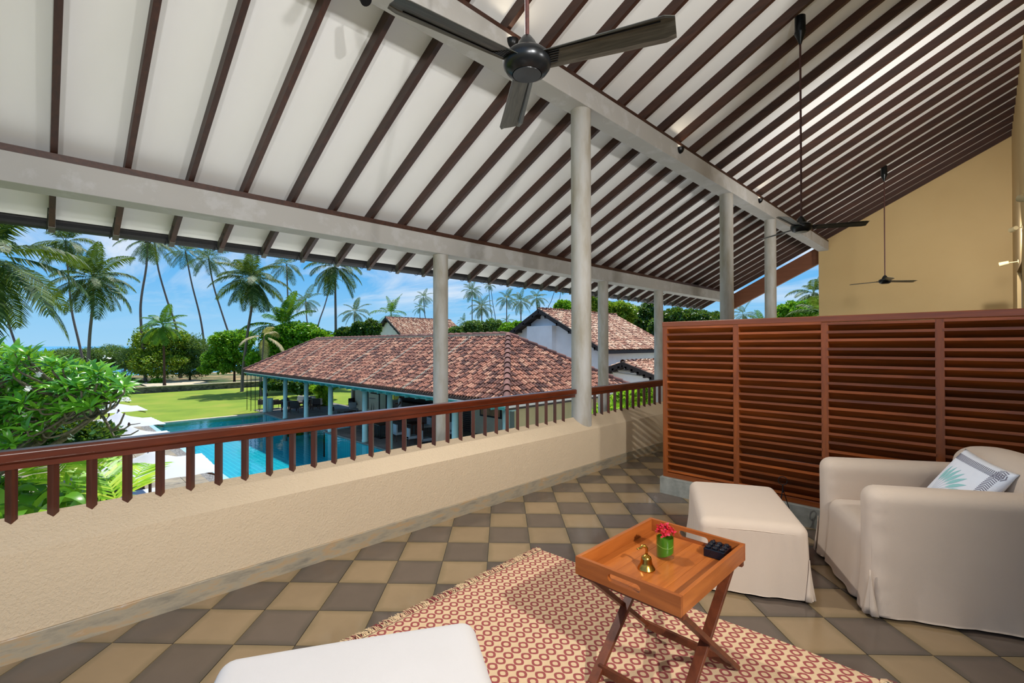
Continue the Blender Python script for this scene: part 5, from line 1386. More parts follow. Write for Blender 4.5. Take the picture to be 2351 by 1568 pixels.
leaf_mat('leaf_lime', [(0, S((110, 178, 31))), (0.5, S((166, 224, 50))), (1, S((224, 250, 85)))], 0.4, 0.45)
leaf_mat('petal_white', [(0, S((250, 250, 250))), (1, S((250, 250, 250)))], 0.6, 0.3)
t = NT('bark_palm'); v = t.world((1, 1, 1)); t.col(t.ramp(t.noise(6, 4, vec=t.world((2, 2, 10))), [(0.3, S((84, 74, 68))), (0.7, S((142, 128, 118)))])); t.rough(0.9); t.bump(t.noise(8, 4, vec=t.world((1, 1, 8))), 0.6, 0.03)
t = NT('bark_brown'); t.col(t.ramp(t.noise(6, 4, vec=t.world((3, 3, 6))), [(0.3, S((60, 40, 30))), (0.7, S((104, 78, 60)))])); t.rough(0.9)
t = NT('bark_grey'); t.col(t.ramp(t.noise(14, 5, 0.7, vec=t.world()), [(0.3, S((74, 68, 58))), (0.6, S((122, 114, 96))), (0.8, S((160, 152, 132)))])); t.rough(0.85); t.bump(t.noise(30, 4, vec=t.world()), 0.4, 0.01)

def frond_np(L, e0, droop, nl=44, lf=0.95, seed=0, hang=0.5, w=0.055, n0=0.14):
    """one feather frond along +X from the origin: rachis plus leaflets, returns verts, quads"""
    rg = np.random.default_rng(seed); n = 16; pts = [np.zeros(3)]; ds = []
    for i in range(n):
        a = e0-droop*((i+.5)/n)**1.25; d = np.array([math.cos(a), 0, math.sin(a)]); ds.append(d); pts.append(pts[-1]+d*L/n)
    ds.append(ds[-1]); pts = np.array(pts); V = []; F = []
    for i in range(n):                                          # rachis: flat tapering strip with a little depth
        r0, r1 = L*(0.009*(1-i/n)+0.002), L*(0.009*(1-(i+1)/n)+0.002); k = len(V)
        V += [pts[i]+(0, r0, 0), pts[i]-(0, r0, 0), pts[i+1]-(0, r1, 0), pts[i+1]+(0, r1, 0)]; F.append((k, k+1, k+2, k+3))
    for s in (1, -1):
        for j in range(nl):
            t_ = n0+(1-n0)*(j+rg.uniform(0, .6))/nl; x = t_*n; i = min(int(x), n-1); p = pts[i]+(pts[i+1]-pts[i])*(x-i); d = ds[i]
            ln = lf*(math.sin(math.pi*min(1, (t_*0.82+0.16)))**0.7)*rg.uniform(.85, 1.1)
            side = np.array([0, s, 0]); up = np.cross(d, np.array([0, 1.0, 0])); up = up if up[2] > 0 else -up
            dr = side*0.78+d*0.55+up*0.12; dr /= np.linalg.norm(dr)
            tip = p+dr*ln*0.9+np.array([0, 0, -ln*hang*rg.uniform(.7, 1.2)]); mid = p+dr*ln*0.5+np.array([0, 0, -ln*hang*0.18])
            wv = d*w*0.5; k = len(V)
            V += [p-wv*0.5, p+wv*0.5, mid+wv, mid-wv, tip]; F += [(k, k+1, k+2, k+3), (k+3, k+2, k+4, k+4)]
    return np.array(V), F
def frond_mesh(name, mat, *a, **k):
    V, F = frond_np(*a, **k); b = bpy.data.meshes.new(name)
    b.from_pydata([tuple(v) for v in V], [], [f if f[2] != f[3] else f[:3] for f in F]); b.materials.append(MAT[mat]); return b
FR = {}
def frond_set(tag_, mat, L=1.0, **kw):
    if tag_ not in FR:
        FR[tag_] = [frond_mesh('frond', mat, L, math.radians(e), math.radians(dr), seed=i, **kw) for i, (e, dr) in enumerate(((78, 40), (55, 70), (34, 85), (12, 75), (-12, 60), (-40, 40)))]
    return FR[tag_]
# unit-length fronds (leaflets scale with them)
def crown(parent, pos, R, n, seed, kind='leaf_palm', upright=0.0, nl=40, droopmin=-55, hang=0.12):
    ms = frond_set(kind+str(nl), kind, 1.0, nl=nl, lf=0.28, w=0.025, hang=0.5)
    rg = random.Random(seed)
    for i in range(n):
        e = 82-(82-droopmin)*((i+0.5)/n)**(0.9 if upright == 0 else 1.6)
        j = min(range(6), key=lambda q: abs((78, 55, 34, 12, -12, -40)[q]-e))
        o = mobj('frond', ms[j], None, parent); o.location = pos
        o.rotation_euler = (rg.uniform(-.25, .25), math.radians(rg.uniform(-7, 7)), i*2.39996+rg.uniform(-.25, .25)); s = R*rg.uniform(.86, 1.1); o.scale = (s, s, s)
def spline(pts, m=6):
    pts = [Vector(p) for p in pts]; out = []
    for i in range(len(pts)-1):
        p0, p1, p2, p3 = pts[max(i-1, 0)], pts[i], pts[i+1], pts[min(i+2, len(pts)-1)]
        for k in range(m):
            t = k/m; out.append(0.5*((2*p1)+(p2-p0)*t+(2*p0-5*p1+4*p2-p3)*t*t+(3*p1-p0-3*p2+p3)*t**3))
    return out+[pts[-1]]
def palm(label, trunk, Rpx, R=4.0, n=20, seed=1, kind='leaf_palm', tr=0.13, upright=0.0, nuts=False, bark='bark_palm', small=False, dead=0, d=None, ground=None):
    """trunk: pixel path from the crown down; the depth follows from the crown's real radius"""
    d = d or R*FPX/Rpx
    top = atd(*trunk[0], d)
    pts = [atd(x, y, d) for x, y in trunk]; last = pts[-1].copy()
    gz = GZ-0.15 if ground is None else ground
    if last.z > gz+0.2: pts.append(Vector((last.x+(last.x-pts[-2].x)*0.15, last.y+(last.y-pts[-2].y)*0.15, gz)) if len(pts) > 1 else Vector((last.x, last.y, gz)))
    root = pts[-1]
    o = thing('coconut_palm', label, 'palm', root, 0, 'coconut palms'); q = [p-root for p in reversed(pts)]
    sp = spline(q, 5); m = len(sp); MB().tube(sp, [tr*(0.9-0.4*min(1, i/(m-1))) if i > 1 else tr*1.2 for i in range(m)], 8).build('trunk', MAT[bark], o, smooth=True)
    tp = top-root
    crown(o, tp, R, n, seed, kind, upright, 26 if small else 40)
    for k in range(dead):
        ms = frond_set('dry', 'leaf_palm_dry', 1.0, nl=30, lf=0.25, w=0.02, hang=0.8); f = mobj('dead_frond', ms[5], None, o, tp); f.rotation_euler = (0, 0.35, k*2.1+seed); f.scale = (R*0.9,)*3
    if nuts:
        rg = random.Random(seed)
        for k in range(7): a = k*0.9; c = mobj('coconut', NUT, None, o, tp+Vector((0.28*math.cos(a), 0.28*math.sin(a), -0.22-0.08*(k % 2)))); c.scale = (R/6,)*3
    return o
NUT = MB().lathe([(0, -0.15), (0.07, -0.13), (0.12, -0.04), (0.12, 0.05), (0.07, 0.13), (0, 0.15)], 10).mesh('coconut'); NUT.materials.append(MAT['nut_brown'])

def leaf_cloud(blobs, n, ln, wd, seed, up=0.35, shell=0.55):
    """blobs: (centre, rx, ry, rz); returns verts, quads of n folded leaves"""
    rg = np.random.default_rng(seed); vol = np.array([b[1]*b[2]+b[1]*b[3] for b in blobs]); cnt = np.maximum(1, (n*vol/vol.sum()).astype(int)); Vs = []
    for b, m in zip(blobs, cnt):
        d = rg.normal(size=(m, 3)); d /= np.linalg.norm(d, axis=1)[:, None]
        rad = shell+(1-shell)*rg.random(m)**0.6; rad *= 1+0.16*np.sin(d[:, 0]*7+d[:, 1]*5+seed)+0.10*np.sin(d[:, 2]*11+d[:, 0]*6)
        C = np.array(b[0])+d*rad[:, None]*np.array([b[1], b[2], b[3]])
        dr = d+rg.normal(scale=0.75, size=(m, 3)); dr[:, 2] += up*0.3; dr /= np.linalg.norm(dr, axis=1)[:, None]
        nn = d*0.5+rg.normal(scale=0.6, size=(m, 3)); nn[:, 2] += up+0.4
        s = np.cross(dr, nn); s /= np.linalg.norm(s, axis=1)[:, None]+1e-9; nn = np.cross(s, dr)
        L = ln*rg.uniform(.7, 1.25, m)[:, None]; W = wd*rg.uniform(.8, 1.2, m)[:, None]
        Vs.append(np.stack([C-dr*L*0.5, C+s*W*0.5+nn*W*0.18, C+dr*L*0.5-nn*L*0.08, C-s*W*0.5+nn*W*0.18], 1).reshape(-1, 3))
    V = np.concatenate(Vs); F = np.arange(len(V)).reshape(-1, 4); return V, F
def bush(name, label, cat, blobs, n, ln, wd, mat, seed, group=None, trunk=True, up=0.35, shell=0.5, bark='bark_brown'):
    """blobs in pixels: (x, y, depth, rx, ry)"""
    B = []; rl = np.random.default_rng(seed+500); n = int(n*1.9); ln, wd = ln*0.8, wd*0.8
    for x, y, d, rx, ry in blobs:
        p = np.array(atd(x, y, d)); a, h_ = rx*d/FPX, ry*d/FPX; B.append((p, a*0.84, a*0.84, h_*0.84))
        for k in range(8):                                   # smaller lobes break up the outline
            q = rl.normal(size=3); q /= np.linalg.norm(q); q[2] = abs(q[2])*0.9-0.15
            s_ = rl.uniform(0.28, 0.46); B.append((p+q*np.array([a, a, h_])*0.74, a*s_, a*s_, h_*s_))
    c = np.mean([b[0] for b in B], 0); z0 = min(GZ-0.1, min(b[0][2]-b[3] for b in B)); root = Vector((c[0], c[1], z0))
    o = thing(name, label, cat, root, 0, group)
    V, F = leaf_cloud(B, n, ln, wd, seed, up, shell); V = V-np.array(root)
    f = mobj('foliage', mesh_np('foliage', V, F, 4), MAT[mat], o); f['kind'] = 'stuff'
    if trunk:
        tb_ = MB(); hub = Vector((0, 0, max(0.4, (c[2]-z0)*0.45)))
        tb_.tube([(0, 0, 0), hub], [0.16, 0.11], 8)
        for b in B[::9]: q = Vector(b[0])-root; tb_.tube([hub, hub.lerp(q, 0.55)+Vector((0, 0, 0.1)), q], [0.09, 0.06, 0.02], 6)
        tb_.build('branches', MAT[bark], o, smooth=True)
    return o
def build_palms():
    P = palm
    P('large coconut palm at the left edge, its long fronds hanging into the picture', [(-40, 588), (-35, 700), (-10, 860)], 225, 4.6, 24, 1, dead=0, tr=0.16, nuts=True)
    P('thin palm trunk leaning at the left edge below the big fronds', [(8, 690), (20, 743), (38, 800), (44, 850)], 60, 3.6, 14, 2, small=True, tr=0.2)
    P('palm with a leaning trunk just left of the full-crowned palm', [(150, 556), (158, 640), (165, 715), (182, 790), (192, 842)], 78, 3.8, 18, 3, tr=0.16)
    P('full-crowned coconut palm standing alone in the left sky', [(213, 640), (214, 690), (206, 770), (203, 845)], 102, 4.0, 26, 4, nuts=True, tr=0.17)
    P('tall palm whose curved trunk bows left, crown behind the gutter', [(339, 552), (336, 612), (325, 680), (323, 730), (331, 830), (334, 880)], 66, 3.8, 16, 5, small=True, tr=0.21, nuts=True)
    P('tall palm leaning left next to the bowed palm, crown behind the gutter', [(355, 556), (364, 620), (384, 690), (404, 750), (411, 800), (415, 874)], 58, 3.8, 16, 6, small=True, tr=0.21)
    P('slender palm with a small crown, left of a pair leaning left', [(426, 578), (440, 650), (460, 730), (470, 800), (475, 862)], 52, 3.7, 16, 7, small=True, tr=0.2)
    P('slender palm with a small crown, right one of a pair leaning left', [(479, 594), (490, 655), (510, 720), (530, 780), (547, 832), (556, 862)], 56, 3.8, 17, 8, small=True, tr=0.2)
    P('big full palm behind the left end of the pavilion roof', [(577, 640), (578, 700), (569, 760), (558, 850), (556, 888)], 88, 4.0, 28, 9, nuts=True, dead=1, tr=0.2)
    P('palm with a sparse crown between the big full palm and the bright young palm', [(658, 608), (661, 690), (664, 760)], 54, 3.7, 16, 10, small=True, tr=0.18)
    P('young palm with upright bright green fronds above the pavilion roof', [(648, 752), (647, 800)], 100, 4.7, 16, 11, kind='leaf_palm_young', upright=1, tr=0.2)
    P('palm with dry hanging fronds beside the left roof corner', [(606, 772), (600, 860)], 62, 2.6, 5, 12, kind='leaf_palm_dry', tr=0.12)
    P('straight palm with a wide drooping crown under the gutter', [(769, 612), (770, 680), (771, 770)], 76, 3.9, 20, 13, tr=0.2, nuts=True)
    P('small distant palm right of the bright young palm', [(702, 690), (704, 730), (710, 770)], 42, 3.6, 15, 14, small=True, tr=0.18)
    P('distant palm with a thin trunk slanting up to the straight palm', [(763, 640), (746, 700), (729, 756)], 30, 3.0, 8, 15, small=True, tr=0.22)
    P('small bushy palm above the pavilion ridge, left of the house gable', [(815, 716), (813, 770)], 40, 3.4, 17, 16, small=True, tr=0.18)
    P('young palm spreading above the red-brown house gable', [(898, 722), (898, 760)], 52, 3.2, 14, 17, kind='leaf_palm_young', upright=1, small=True)
    P('taller of two distant palms left of the eaves column', [(972, 682), (975, 720), (981, 760)], 26, 3.4, 15, 18, small=True, tr=0.2)
    P('shorter of two distant palms left of the eaves column', [(964, 706), (964, 760)], 22, 3.2, 13, 19, small=True, tr=0.2)
    P('tall layered palm right of the eaves column', [(1084, 668), (1084, 760)], 28, 3.6, 22, 20, small=True, tr=0.22)
    P('dense dark palm beside the tall layered palm', [(1106, 704), (1106, 765)], 34, 3.4, 22, 21, small=True, tr=0.2)
    P('low distant palm over the shrubs right of the eaves column', [(1066, 738), (1066, 765)], 20, 3.0, 14, 22, small=True, tr=0.18)
    P('left one of two bare distant trunks rising to the gutter', [(1122, 655), (1125, 700), (1130, 740)], 18, 3.2, 8, 23, small=True, tr=0.2)
    P('right one of two bare distant trunks rising to the gutter', [(1126, 655), (1132, 700), (1138, 740)], 18, 3.2, 8, 24, small=True, tr=0.2)
    P('distant palm with a star-shaped crown, left of the white house roof', [(1163, 686), (1163, 730), (1162, 760)], 32, 3.5, 17, 25, small=True, tr=0.2)
    P('distant palm behind two thin trunks, left of the white house gable', [(1196, 692), (1196, 750)], 34, 3.5, 18, 26, small=True, tr=0.2)
    P('distant palm just left of the white house apex', [(1232, 684), (1234, 730)], 32, 3.5, 16, 27, small=True, tr=0.2)
    P('small distant palm under the star-shaped palm', [(1163, 737), (1163, 765)], 20, 3.0, 14, 28, small=True, tr=0.18)
    P('distant leaning trunk rising right of the white house apex', [(1278, 655), (1266, 690), (1256, 720)], 18, 3.2, 7, 29, small=True, tr=0.2)
    P('distant thin palm behind the nearest tall column and the house roof', [(1290, 660), (1284, 690), (1277, 720)], 18, 3.2, 7, 30, small=True, tr=0.2)
    P('short palm growing on the lawn before the stone wall', [(374, 748), (376, 800), (378, 902)], 56, 2.7, 22, 31, tr=0.15, bark='bark_brown', kind='leaf_palm_young')
    P('palm fronds beyond the far end of the verandah, left of the ochre wall', [(1868, 672), (1866, 780)], 60, 3.2, 16, 32, tr=0.15, kind='leaf_palm')
    P('yellowing palm low behind the screen, left of the ochre wall', [(1885, 722), (1885, 800)], 90, 2.6, 12, 33, tr=0.12)
    P('distant palm crown between the far column and the corner pillar', [(1706, 722), (1706, 780)], 42, 3.0, 14, 34, small=True)
    P('upright young palm right of the corner pillar', [(1751, 742), (1751, 790)], 40, 2.6, 12, 35, kind='leaf_palm_young', upright=1, small=True)
build_palms()

def build_trees():
    b = bush
    g1 = 'shore shrubs beyond the lawn'
    b('shore_shrub', 'grey-green shore shrub left of the full-crowned palm trunk', 'shrub', [(150, 822, 70, 52, 26), (205, 826, 68, 50, 30)], 8000, 0.55, 0.09, 'leaf_hedge', 41, g1)
    b('shore_shrub', 'grey-green shore shrubs between the full-crowned palm and the yellow-green tree', 'shrub', [(262, 822, 70, 56, 32), (312, 830, 66, 44, 36)], 9000, 0.55, 0.09, 'leaf_hedge', 42, g1)
    b('shade_tree', 'yellow-green tree behind the short lawn palm', 'tree', [(345, 788, 64, 44, 42), (395, 795, 64, 44, 46), (370, 835, 63, 64, 36), (325, 832, 63, 34, 32)], 13000, 0.42, 0.22, 'leaf_yellow', 43, 'trees beyond the lawn', up=0.5)
    b('shade_tree', 'dark feathery tree right of the yellow-green tree', 'tree', [(440, 800, 66, 42, 40), (445, 840, 66, 50, 30)], 9000, 0.6, 0.1, 'leaf_hedge', 44, 'trees beyond the lawn')
    b('shade_tree', 'bright green tree left of the pavilion roof corner', 'tree', [(515, 785, 62, 34, 30), (545, 795, 62, 40, 44), (505, 825, 62, 38, 34), (575, 830, 62, 30, 30)], 12000, 0.42, 0.24, 'leaf_bright', 45, 'trees beyond the lawn', up=0.5)
    b('shade_tree', 'broad bright green tree rising behind the left part of the pavilion roof', 'tree', [(640, 785, 50, 46, 40), (685, 775, 50, 50, 42), (730, 780, 50, 42, 30), (615, 828, 50, 40, 32)], 15000, 0.42, 0.24, 'leaf_bright', 46, 'trees beyond the pavilion', up=0.5)
    b('shade_tree', 'dark green clipped trees above the pavilion ridge, left of the house gable', 'tree', [(790, 768, 52, 24, 20), (825, 760, 52, 22, 26), (855, 757, 52, 22, 28)], 6500, 0.34, 0.18, 'leaf_dark', 47, 'trees beyond the pavilion')
    b('shade_tree', 'leafy bushes over the pavilion ridge right of the eaves column', 'tree', [(1055, 764, 60, 30, 16), (1095, 755, 60, 34, 22), (1135, 752, 60, 26, 24)], 6500, 0.42, 0.2, 'leaf_hedge', 48, 'trees beyond the pavilion')
    b('shade_tree', 'bright lime bush left of the white house gable', 'tree', [(1168, 756, 46, 26, 16), (1190, 748, 46, 16, 12)], 4200, 0.36, 0.2, 'leaf_bright', 49, 'trees beyond the pavilion')
    b('shade_tree', 'small leafy tree behind the house roof, touching the nearest tall column', 'tree', [(1295, 706, 48, 24, 20)], 2600, 0.36, 0.2, 'leaf_bright', 50, 'trees beyond the pavilion')
    b('shade_tree', 'large sunlit tree between the nearest tall column and the next eaves column', 'tree', [(1365, 700, 44, 30, 40), (1420, 720, 42, 46, 34)], 9500, 0.36, 0.18, 'leaf_yellow', 51, 'big trees behind the white house')
    b('shade_tree', 'large dark green tree between the two right eaves columns', 'tree', [(1440, 745, 46, 44, 44), (1485, 735, 46, 40, 46), (1460, 790, 46, 44, 34)], 12000, 0.36, 0.2, 'leaf_dark', 52, 'big trees behind the white house')
    b('shade_tree', 'glossy dark tree above the left part of the slatted screen', 'tree', [(1560, 735, 40, 50, 34), (1620, 738, 40, 46, 30), (1520, 760, 40, 30, 50)], 12000, 0.36, 0.2, 'leaf_dark', 53, 'big trees behind the white house')
    b('shade_tree', 'light leafy bush between the house roof and the second eaves column', 'tree', [(1490, 830, 36, 24, 26), (1505, 800, 36, 18, 20)], 4200, 0.3, 0.18, 'leaf_bright', 54, 'big trees behind the white house')
    b('shade_tree', 'bright leafy tree left of the ochre end wall', 'tree', [(1830, 715, 36, 44, 26), (1865, 710, 36, 30, 24), (1800, 730, 36, 22, 18)], 7000, 0.36, 0.2, 'leaf_bright', 55, 'big trees behind the white house')
    b('shade_tree', 'dark spreading tree over the lawn behind the pavilion columns', 'tree', [(640, 880, 47, 40, 18), (700, 885, 44, 44, 22), (745, 885, 42, 30, 20)], 8000, 0.45, 0.22, 'leaf_dark', 56, 'trees beyond the lawn')
    b('garden_shrub', 'yellow-leaved shrub at the pavilion back, between the third and fourth teal columns', 'shrub', [(735, 893, 38, 20, 14), (745, 918, 38, 18, 18), (738, 930, 38, 16, 8)], 2600, 0.5, 0.09, 'leaf_lime', 57, 'low garden shrubs')
    for i, (x, y, r_) in enumerate(((520, 845, 20), (565, 850, 22), (475, 848, 16), (320, 885, 14), (360, 880, 16), (300, 880, 14))):
        w_ = ('bright low shrub behind the garden wall at the pavilion corner', 'pale low shrub behind the garden wall, hidden by the rods', 'low green shrub by the sandy path', 'low shrub on the stone wall below the bowed palm', 'low leafy shrub left of the short lawn palm', 'low shrub on the left end of the stone wall')[i]
        b('garden_shrub', w_, 'shrub', [(x, y, 61, r_, 13)], 1500, 0.4, 0.14, 'leaf_bright' if i % 2 == 0 else 'leaf_hedge', 60+i, 'low garden shrubs', trunk=False)
    # greenery close below the verandah
    b('garden_shrub', 'bright leafy garden below the railing between the right eaves columns', 'shrub', [(1440, 915, 15, 40, 22), (1490, 905, 15, 34, 30), (1400, 945, 14, 40, 20)], 4800, 0.24, 0.08, 'leaf_lime', 70, 'low garden shrubs', trunk=False)
    b('garden_shrub', 'dense dark shrubbery behind the frangipani branches', 'shrub', [(30, 960, 11, 130, 70), (150, 1010, 11, 90, 50), (10, 880, 12, 120, 60)], 11000, 0.22, 0.1, 'leaf_dark', 71, 'low garden shrubs', trunk=False)
build_trees()
bush('garden_shrub', 'low bright ground cover under the broad-leaved plants at the left', 'shrub', [(60, 1190, 8.2, 120, 50), (170, 1180, 8.4, 90, 50), (-40, 1150, 8.2, 90, 60)], 6000, 0.2, 0.09, 'leaf_bright', 75, 'low garden shrubs', trunk=False)

# ------------------------------------------------------------------ frangipani beside the verandah
def build_frangipani():
    rg = random.Random(12)
    d0 = 8.0; root = atd(-60, 1330, d0); root.z = GZ-0.1
    o = thing('frangipani_tree', 'frangipani tree with glossy leaf whorls and a few white flowers, left of the pool deck', 'tree', root)
    top = [(-90, 800), (0, 800), (55, 800), (95, 815), (130, 828), (170, 838), (205, 836), (235, 850), (265, 866), (288, 878)]
    def ymin(x):
        for (a, b), (c, e) in zip(top, top[1:]):
            if a <= x <= c: return b+(e-b)*(x-a)/(c-a)
        return 800
    def ymax(x): return 1040 if x < 60 else 1040-(x-60)*0.62
    tips = []
    for k in range(2000):
        x = rg.uniform(-90, 286); y = ymin(x)+8+(ymax(x)-ymin(x)-8)*rg.random()**1.45
        d = rg.uniform(6.9, 9.2)
        if all((x-q[0])**2+(y-q[1])**2+((d-q[2])*60)**2 > 17**2 for q in tips): tips.append((x, y, d))
        if len(tips) >= 320: break
    limbs = [(120, 955, 8.0), (200, 905, 7.8), (30, 930, 8.4), (-30, 900, 7.6), (90, 880, 8.3), (230, 945, 7.9), (-60, 980, 8.6)]
    br = MB(); hub = atd(-20, 1090, d0)-root
    br.tube([(0, 0, 0), hub*0.6, hub], [0.16, 0.13, 0.11], 10)
    L3 = []
    for x, y, d in limbs:
        p = atd(x, y, d)-root; m = hub.lerp(p, 0.5)+Vector((0, 0, -0.12)); br.tube(spline([hub, m, p], 5), [0.075*(1-0.5*i/10) for i in range(11)], 8); L3.append(p)
    # bare twigs reaching over the parasols
    for pth in ([(230, 945, 7.9), (258, 990, 7.8), (285, 985, 7.7), (300, 975, 7.7), (322, 972, 7.6)], [(230, 945, 7.9), (262, 1002, 7.8), (300, 998, 7.7), (318, 988, 7.7)], [(258, 990, 7.8), (276, 972, 7.8), (286, 948, 7.8)], [(200, 905, 7.8), (232, 950, 7.8), (240, 968, 7.8), (250, 955, 7.8)]):
        br.tube([atd(*q)-root for q in pth], [0.02, 0.016, 0.012, 0.009, 0.006][:len(pth)], 6)
    lm = []
    n = 7; w = [0.10, 0.34, 0.5, 0.52, 0.42, 0.22, 0.0]
    vs = []; fs = []
    for i in range(n):
        t_ = i/(n-1); zz = 0.10*math.sin(t_*2.4)-0.16*t_*t_
        vs += [(t_, -w[i]*0.23, zz+0.06*w[i]), (t_, 0, zz), (t_, w[i]*0.23, zz+0.06*w[i])]
    for i in range(n-1): k = 3*i; fs += [(k, k+3, k+4, k+1), (k+1, k+4, k+5, k+2)]
    me = bpy.data.meshes.new('leaf'); me.from_pydata(vs, [], fs); me.materials.append(MAT['leaf_frangi_part'])
    for p in me.polygons: p.use_smooth = True
    LV = np.array(vs); LF = np.array(fs); Vs = []; Fs = []; cnt = 0; singles = []
    for ti, (x, y, d) in enumerate(tips):
        p = atd(x, y, d)-root; q = min(L3, key=lambda l: (l-p).length); up = ((p-q).normalized()*0.5+Vector((0, 0, 0.85))).normalized()
        st = p-up*0.12; mid = q.lerp(st, 0.55)+Vector((rg.uniform(-.05, .05), rg.uniform(-.05, .05), -0.08))
        br.tube(spline([q, mid, st, p], 3), [0.022-0.0012*i for i in range(10)], 6)
        a = up.orthogonal().normalized(); b_ = up.cross(a); m = rg.randint(9, 13); ph = rg.uniform(0, 6)
        for k in range(m):
            t_ = ph+k*2.4; el = math.radians(rg.uniform(5, 65)*(1-0.4*k/m)); dr = (a*math.cos(t_)+b_*math.sin(t_))*math.cos(el)+up*math.sin(el)
            yv = up.cross(dr).normalized(); zv = dr.cross(yv); L = rg.uniform(0.19, 0.31)
            Mx = Matrix((dr*L, yv*L, zv*L)).transposed()
            if rg.random() < 0.13 and cnt < 300 and y < 1000:
                cnt += 1; singles.append((p.copy(), Mx))
            else:
                Vs.append(LV@np.array(Mx).T+np.array(p+up*(-0.03*k/m))); Fs.append(LF+(len(Vs)-1)*len(LV))
    br.build('branches', MAT['bark_grey'], o, smooth=True)
    f = mobj('foliage', mesh_np('foliage', np.concatenate(Vs), np.concatenate(Fs), 4), MAT['leaf_frangi'], o, smooth=True); f['kind'] = 'stuff'
    for p, Mx in singles:
        l = mobj('leaf', me, None, o); m4 = Mx.to_4x4(); m4.translation = p; l.matrix_local = m4
    # flowers: clusters of five-petalled blossoms
    pv = []; pf = []
    for k in range(5):
        t_ = 2*math.pi*k/5; c, s = math.cos(t_), math.sin(t_); i0 = len(pv)
        pv += [(0, 0, 0), (0.022*c-0.016*s, 0.022*s+0.016*c, 0.012), (0.045*c, 0.045*s, 0.016), (0.03*c+0.014*s, 0.03*s-0.014*c, 0.006)]; pf.append((i0, i0+1, i0+2, i0+3))
    fm = mesh_np('blossom', pv, pf, 4); fm.materials.append(MAT['petal_white'])
    for x, y, d in ((291, 922, 7.4), (225, 880, 7.2), (93, 862, 6.9), (56, 893, 6.9), (55, 955, 7.0), (158, 1005, 7.2), (12, 800, 7.2), (272, 912, 7.4), (240, 826, 7.6)):
        p = atd(x, y, d)-root
        for k in range(2):
            q = mobj('blossom', fm, None, o, p+Vector((rg.uniform(-.05, .05), rg.uniform(-.05, .05), rg.uniform(-.03, .04)))); q.rotation_euler = (rg.uniform(-.9, .9), rg.uniform(-.9, .9), rg.uniform(0, 6))
t = NT('leaf_frangi_part'); c = t.ramp(t.rnd(), [(0, S((36, 92, 26))), (0.5, S((70, 140, 34))), (1, S((124, 186, 56)))]); t.col(c); t.rough(0.26)
tr = t.n('ShaderNodeBsdfTranslucent'); t.l(t.mix(0.5, c, (0.35, 0.5, 0.02, 1)), tr.inputs[0]); mx = t.n('ShaderNodeMixShader'); mx.inputs[0].default_value = 0.35
t.l(t.p.outputs[0], mx.inputs[1]); t.l(tr.outputs[0], mx.inputs[2]); t.l(mx.outputs[0], t.out.inputs[0])
build_frangipani()

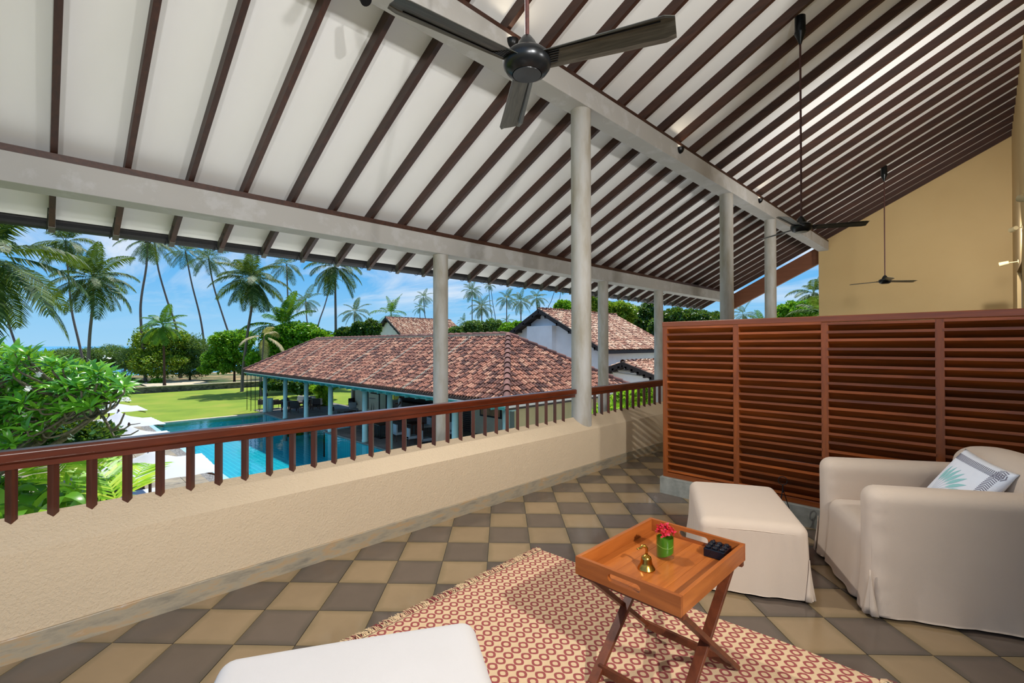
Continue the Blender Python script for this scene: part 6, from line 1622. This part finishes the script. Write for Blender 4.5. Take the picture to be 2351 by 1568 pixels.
# ------------------------------------------------------------------ plants seen between the railing bars
def blade_mesh(name, mat, L, w, bend, n=7):
    vs = []; fs = []; a = 1.1; x = z = 0.0
    for i in range(n+1):
        t_ = i/n; ww = w*(math.sin(math.pi*(0.08+0.92*t_))**0.75)*0.5 if i < n else 0.0
        vs += [(x, -ww, z+0.25*ww), (x, 0, z), (x, ww, z+0.25*ww)]
        x += L/n*math.cos(a); z += L/n*math.sin(a); a -= bend/n
    for i in range(n): k = 3*i; fs += [(k, k+3, k+4, k+1), (k+1, k+4, k+5, k+2)]
    me = bpy.data.meshes.new(name); me.from_pydata(vs, [], fs); me.materials.append(MAT[mat])
    for p in me.polygons: p.use_smooth = True
    return me
def build_understory():
    rg = random.Random(21)
    bl = [blade_mesh('leaf', m, 1.0, w, b) for m, w, b in (('leaf_lime_part', 0.30, 1.9), ('leaf_lime_part', 0.22, 1.6), ('leaf_lime_part', 0.26, 2.3))]
    def clump(px, py, d, n, R, label, base=None):
        p = atd(px, py, d); r = thing('broadleaf_plant', label, 'plant', (p.x, p.y, GZ-0.05), 0, 'broad-leaved plants below the railing')
        h = p.z-GZ
        st = MB()
        for k in range(n):
            a = k*2.4+rg.uniform(-.3, .3); hh = h*rg.uniform(.45, 1.0); q = Vector((0.25*math.cos(a), 0.25*math.sin(a), hh))
            st.tube([(0.06*math.cos(a), 0.06*math.sin(a), 0), q], [0.02, 0.012], 5)
            o = mobj('leaf', rg.choice(bl), None, r, q); o.rotation_euler = (rg.uniform(-.3, .3), 0, a); s = R*rg.uniform(.75, 1.2); o.scale = (s, s, s)
        st.build('stems', MAT['leaf_bright'], r)
    clump(20, 1150, 6.4, 16, 0.75, 'broad-leaved plant between the two leftmost railing bars')
    clump(95, 1150, 6.2, 16, 0.8, 'broad-leaved plant between the second and third railing bars')
    clump(160, 1140, 6.6, 14, 0.75, 'glossy broad-leaved plant between the third and fourth railing bars')
    clump(-20, 1100, 7.2, 14, 0.8, 'broad-leaved plant in the bottom left corner of the garden view')
    clump(60, 1120, 7.4, 16, 0.8, 'broad-leaved plant behind the second railing bar')
    clump(130, 1110, 7.8, 16, 0.8, 'broad-leaved plant behind the third railing bar')
    clump(200, 1120, 7.6, 14, 0.7, 'broad-leaved plant behind the fourth railing bar')
    # feather palm: long lime fronds
    def areca(px, py, d, lay, label):
        base = atd(px, py, d); base.z = GZ-0.05; r = thing('areca_palm', label, 'palm', base, 0, 'feather palms below the railing')
        ms = [frond_mesh('frond', 'leaf_lime', L, math.radians(e), math.radians(dr), nl=26, lf=0.5, seed=i, hang=0.12, w=0.05, n0=0.2) for i, (L, e, dr) in enumerate(((1.5, 66, 75), (1.35, 56, 85)))]
        for i, (hx, hy, hd, az) in enumerate(lay):
            q = atd(hx, hy, hd)-base; o = mobj('frond', ms[i % 2], None, r, q); o.rotation_euler = (rg.uniform(-.5, .5), 0, math.radians(az))
            MB().tube([(0, 0, 0), q*0.6+Vector((0, 0, 0.05)), q], [0.03, 0.025, 0.018], 6).build('stalk', MAT['leaf_lime'], r)
    areca(268, 1250, 6.6, [(282, 1200, 6.4, 200), (272, 1180, 6.6, 150), (262, 1210, 6.8, 240)], 'lime green feather palm frond between the fourth and fifth railing bars')
    areca(150, 1250, 7.6, [(150, 1140, 7.4, 40), (110, 1140, 7.6, 110), (185, 1130, 7.5, 350), (75, 1150, 7.4, 60)], 'lime green feather palm arching just above the railing at the left')
t = NT('leaf_lime_part'); c = t.ramp(t.rnd(), [(0, S((60, 120, 30))), (0.5, S((110, 166, 44))), (1, S((160, 200, 64)))]); t.col(c); t.rough(0.32)
tr = t.n('ShaderNodeBsdfTranslucent'); t.l(c, tr.inputs[0]); mx = t.n('ShaderNodeMixShader'); mx.inputs[0].default_value = 0.35
t.l(t.p.outputs[0], mx.inputs[1]); t.l(tr.outputs[0], mx.inputs[2]); t.l(mx.outputs[0], t.out.inputs[0])
build_understory()
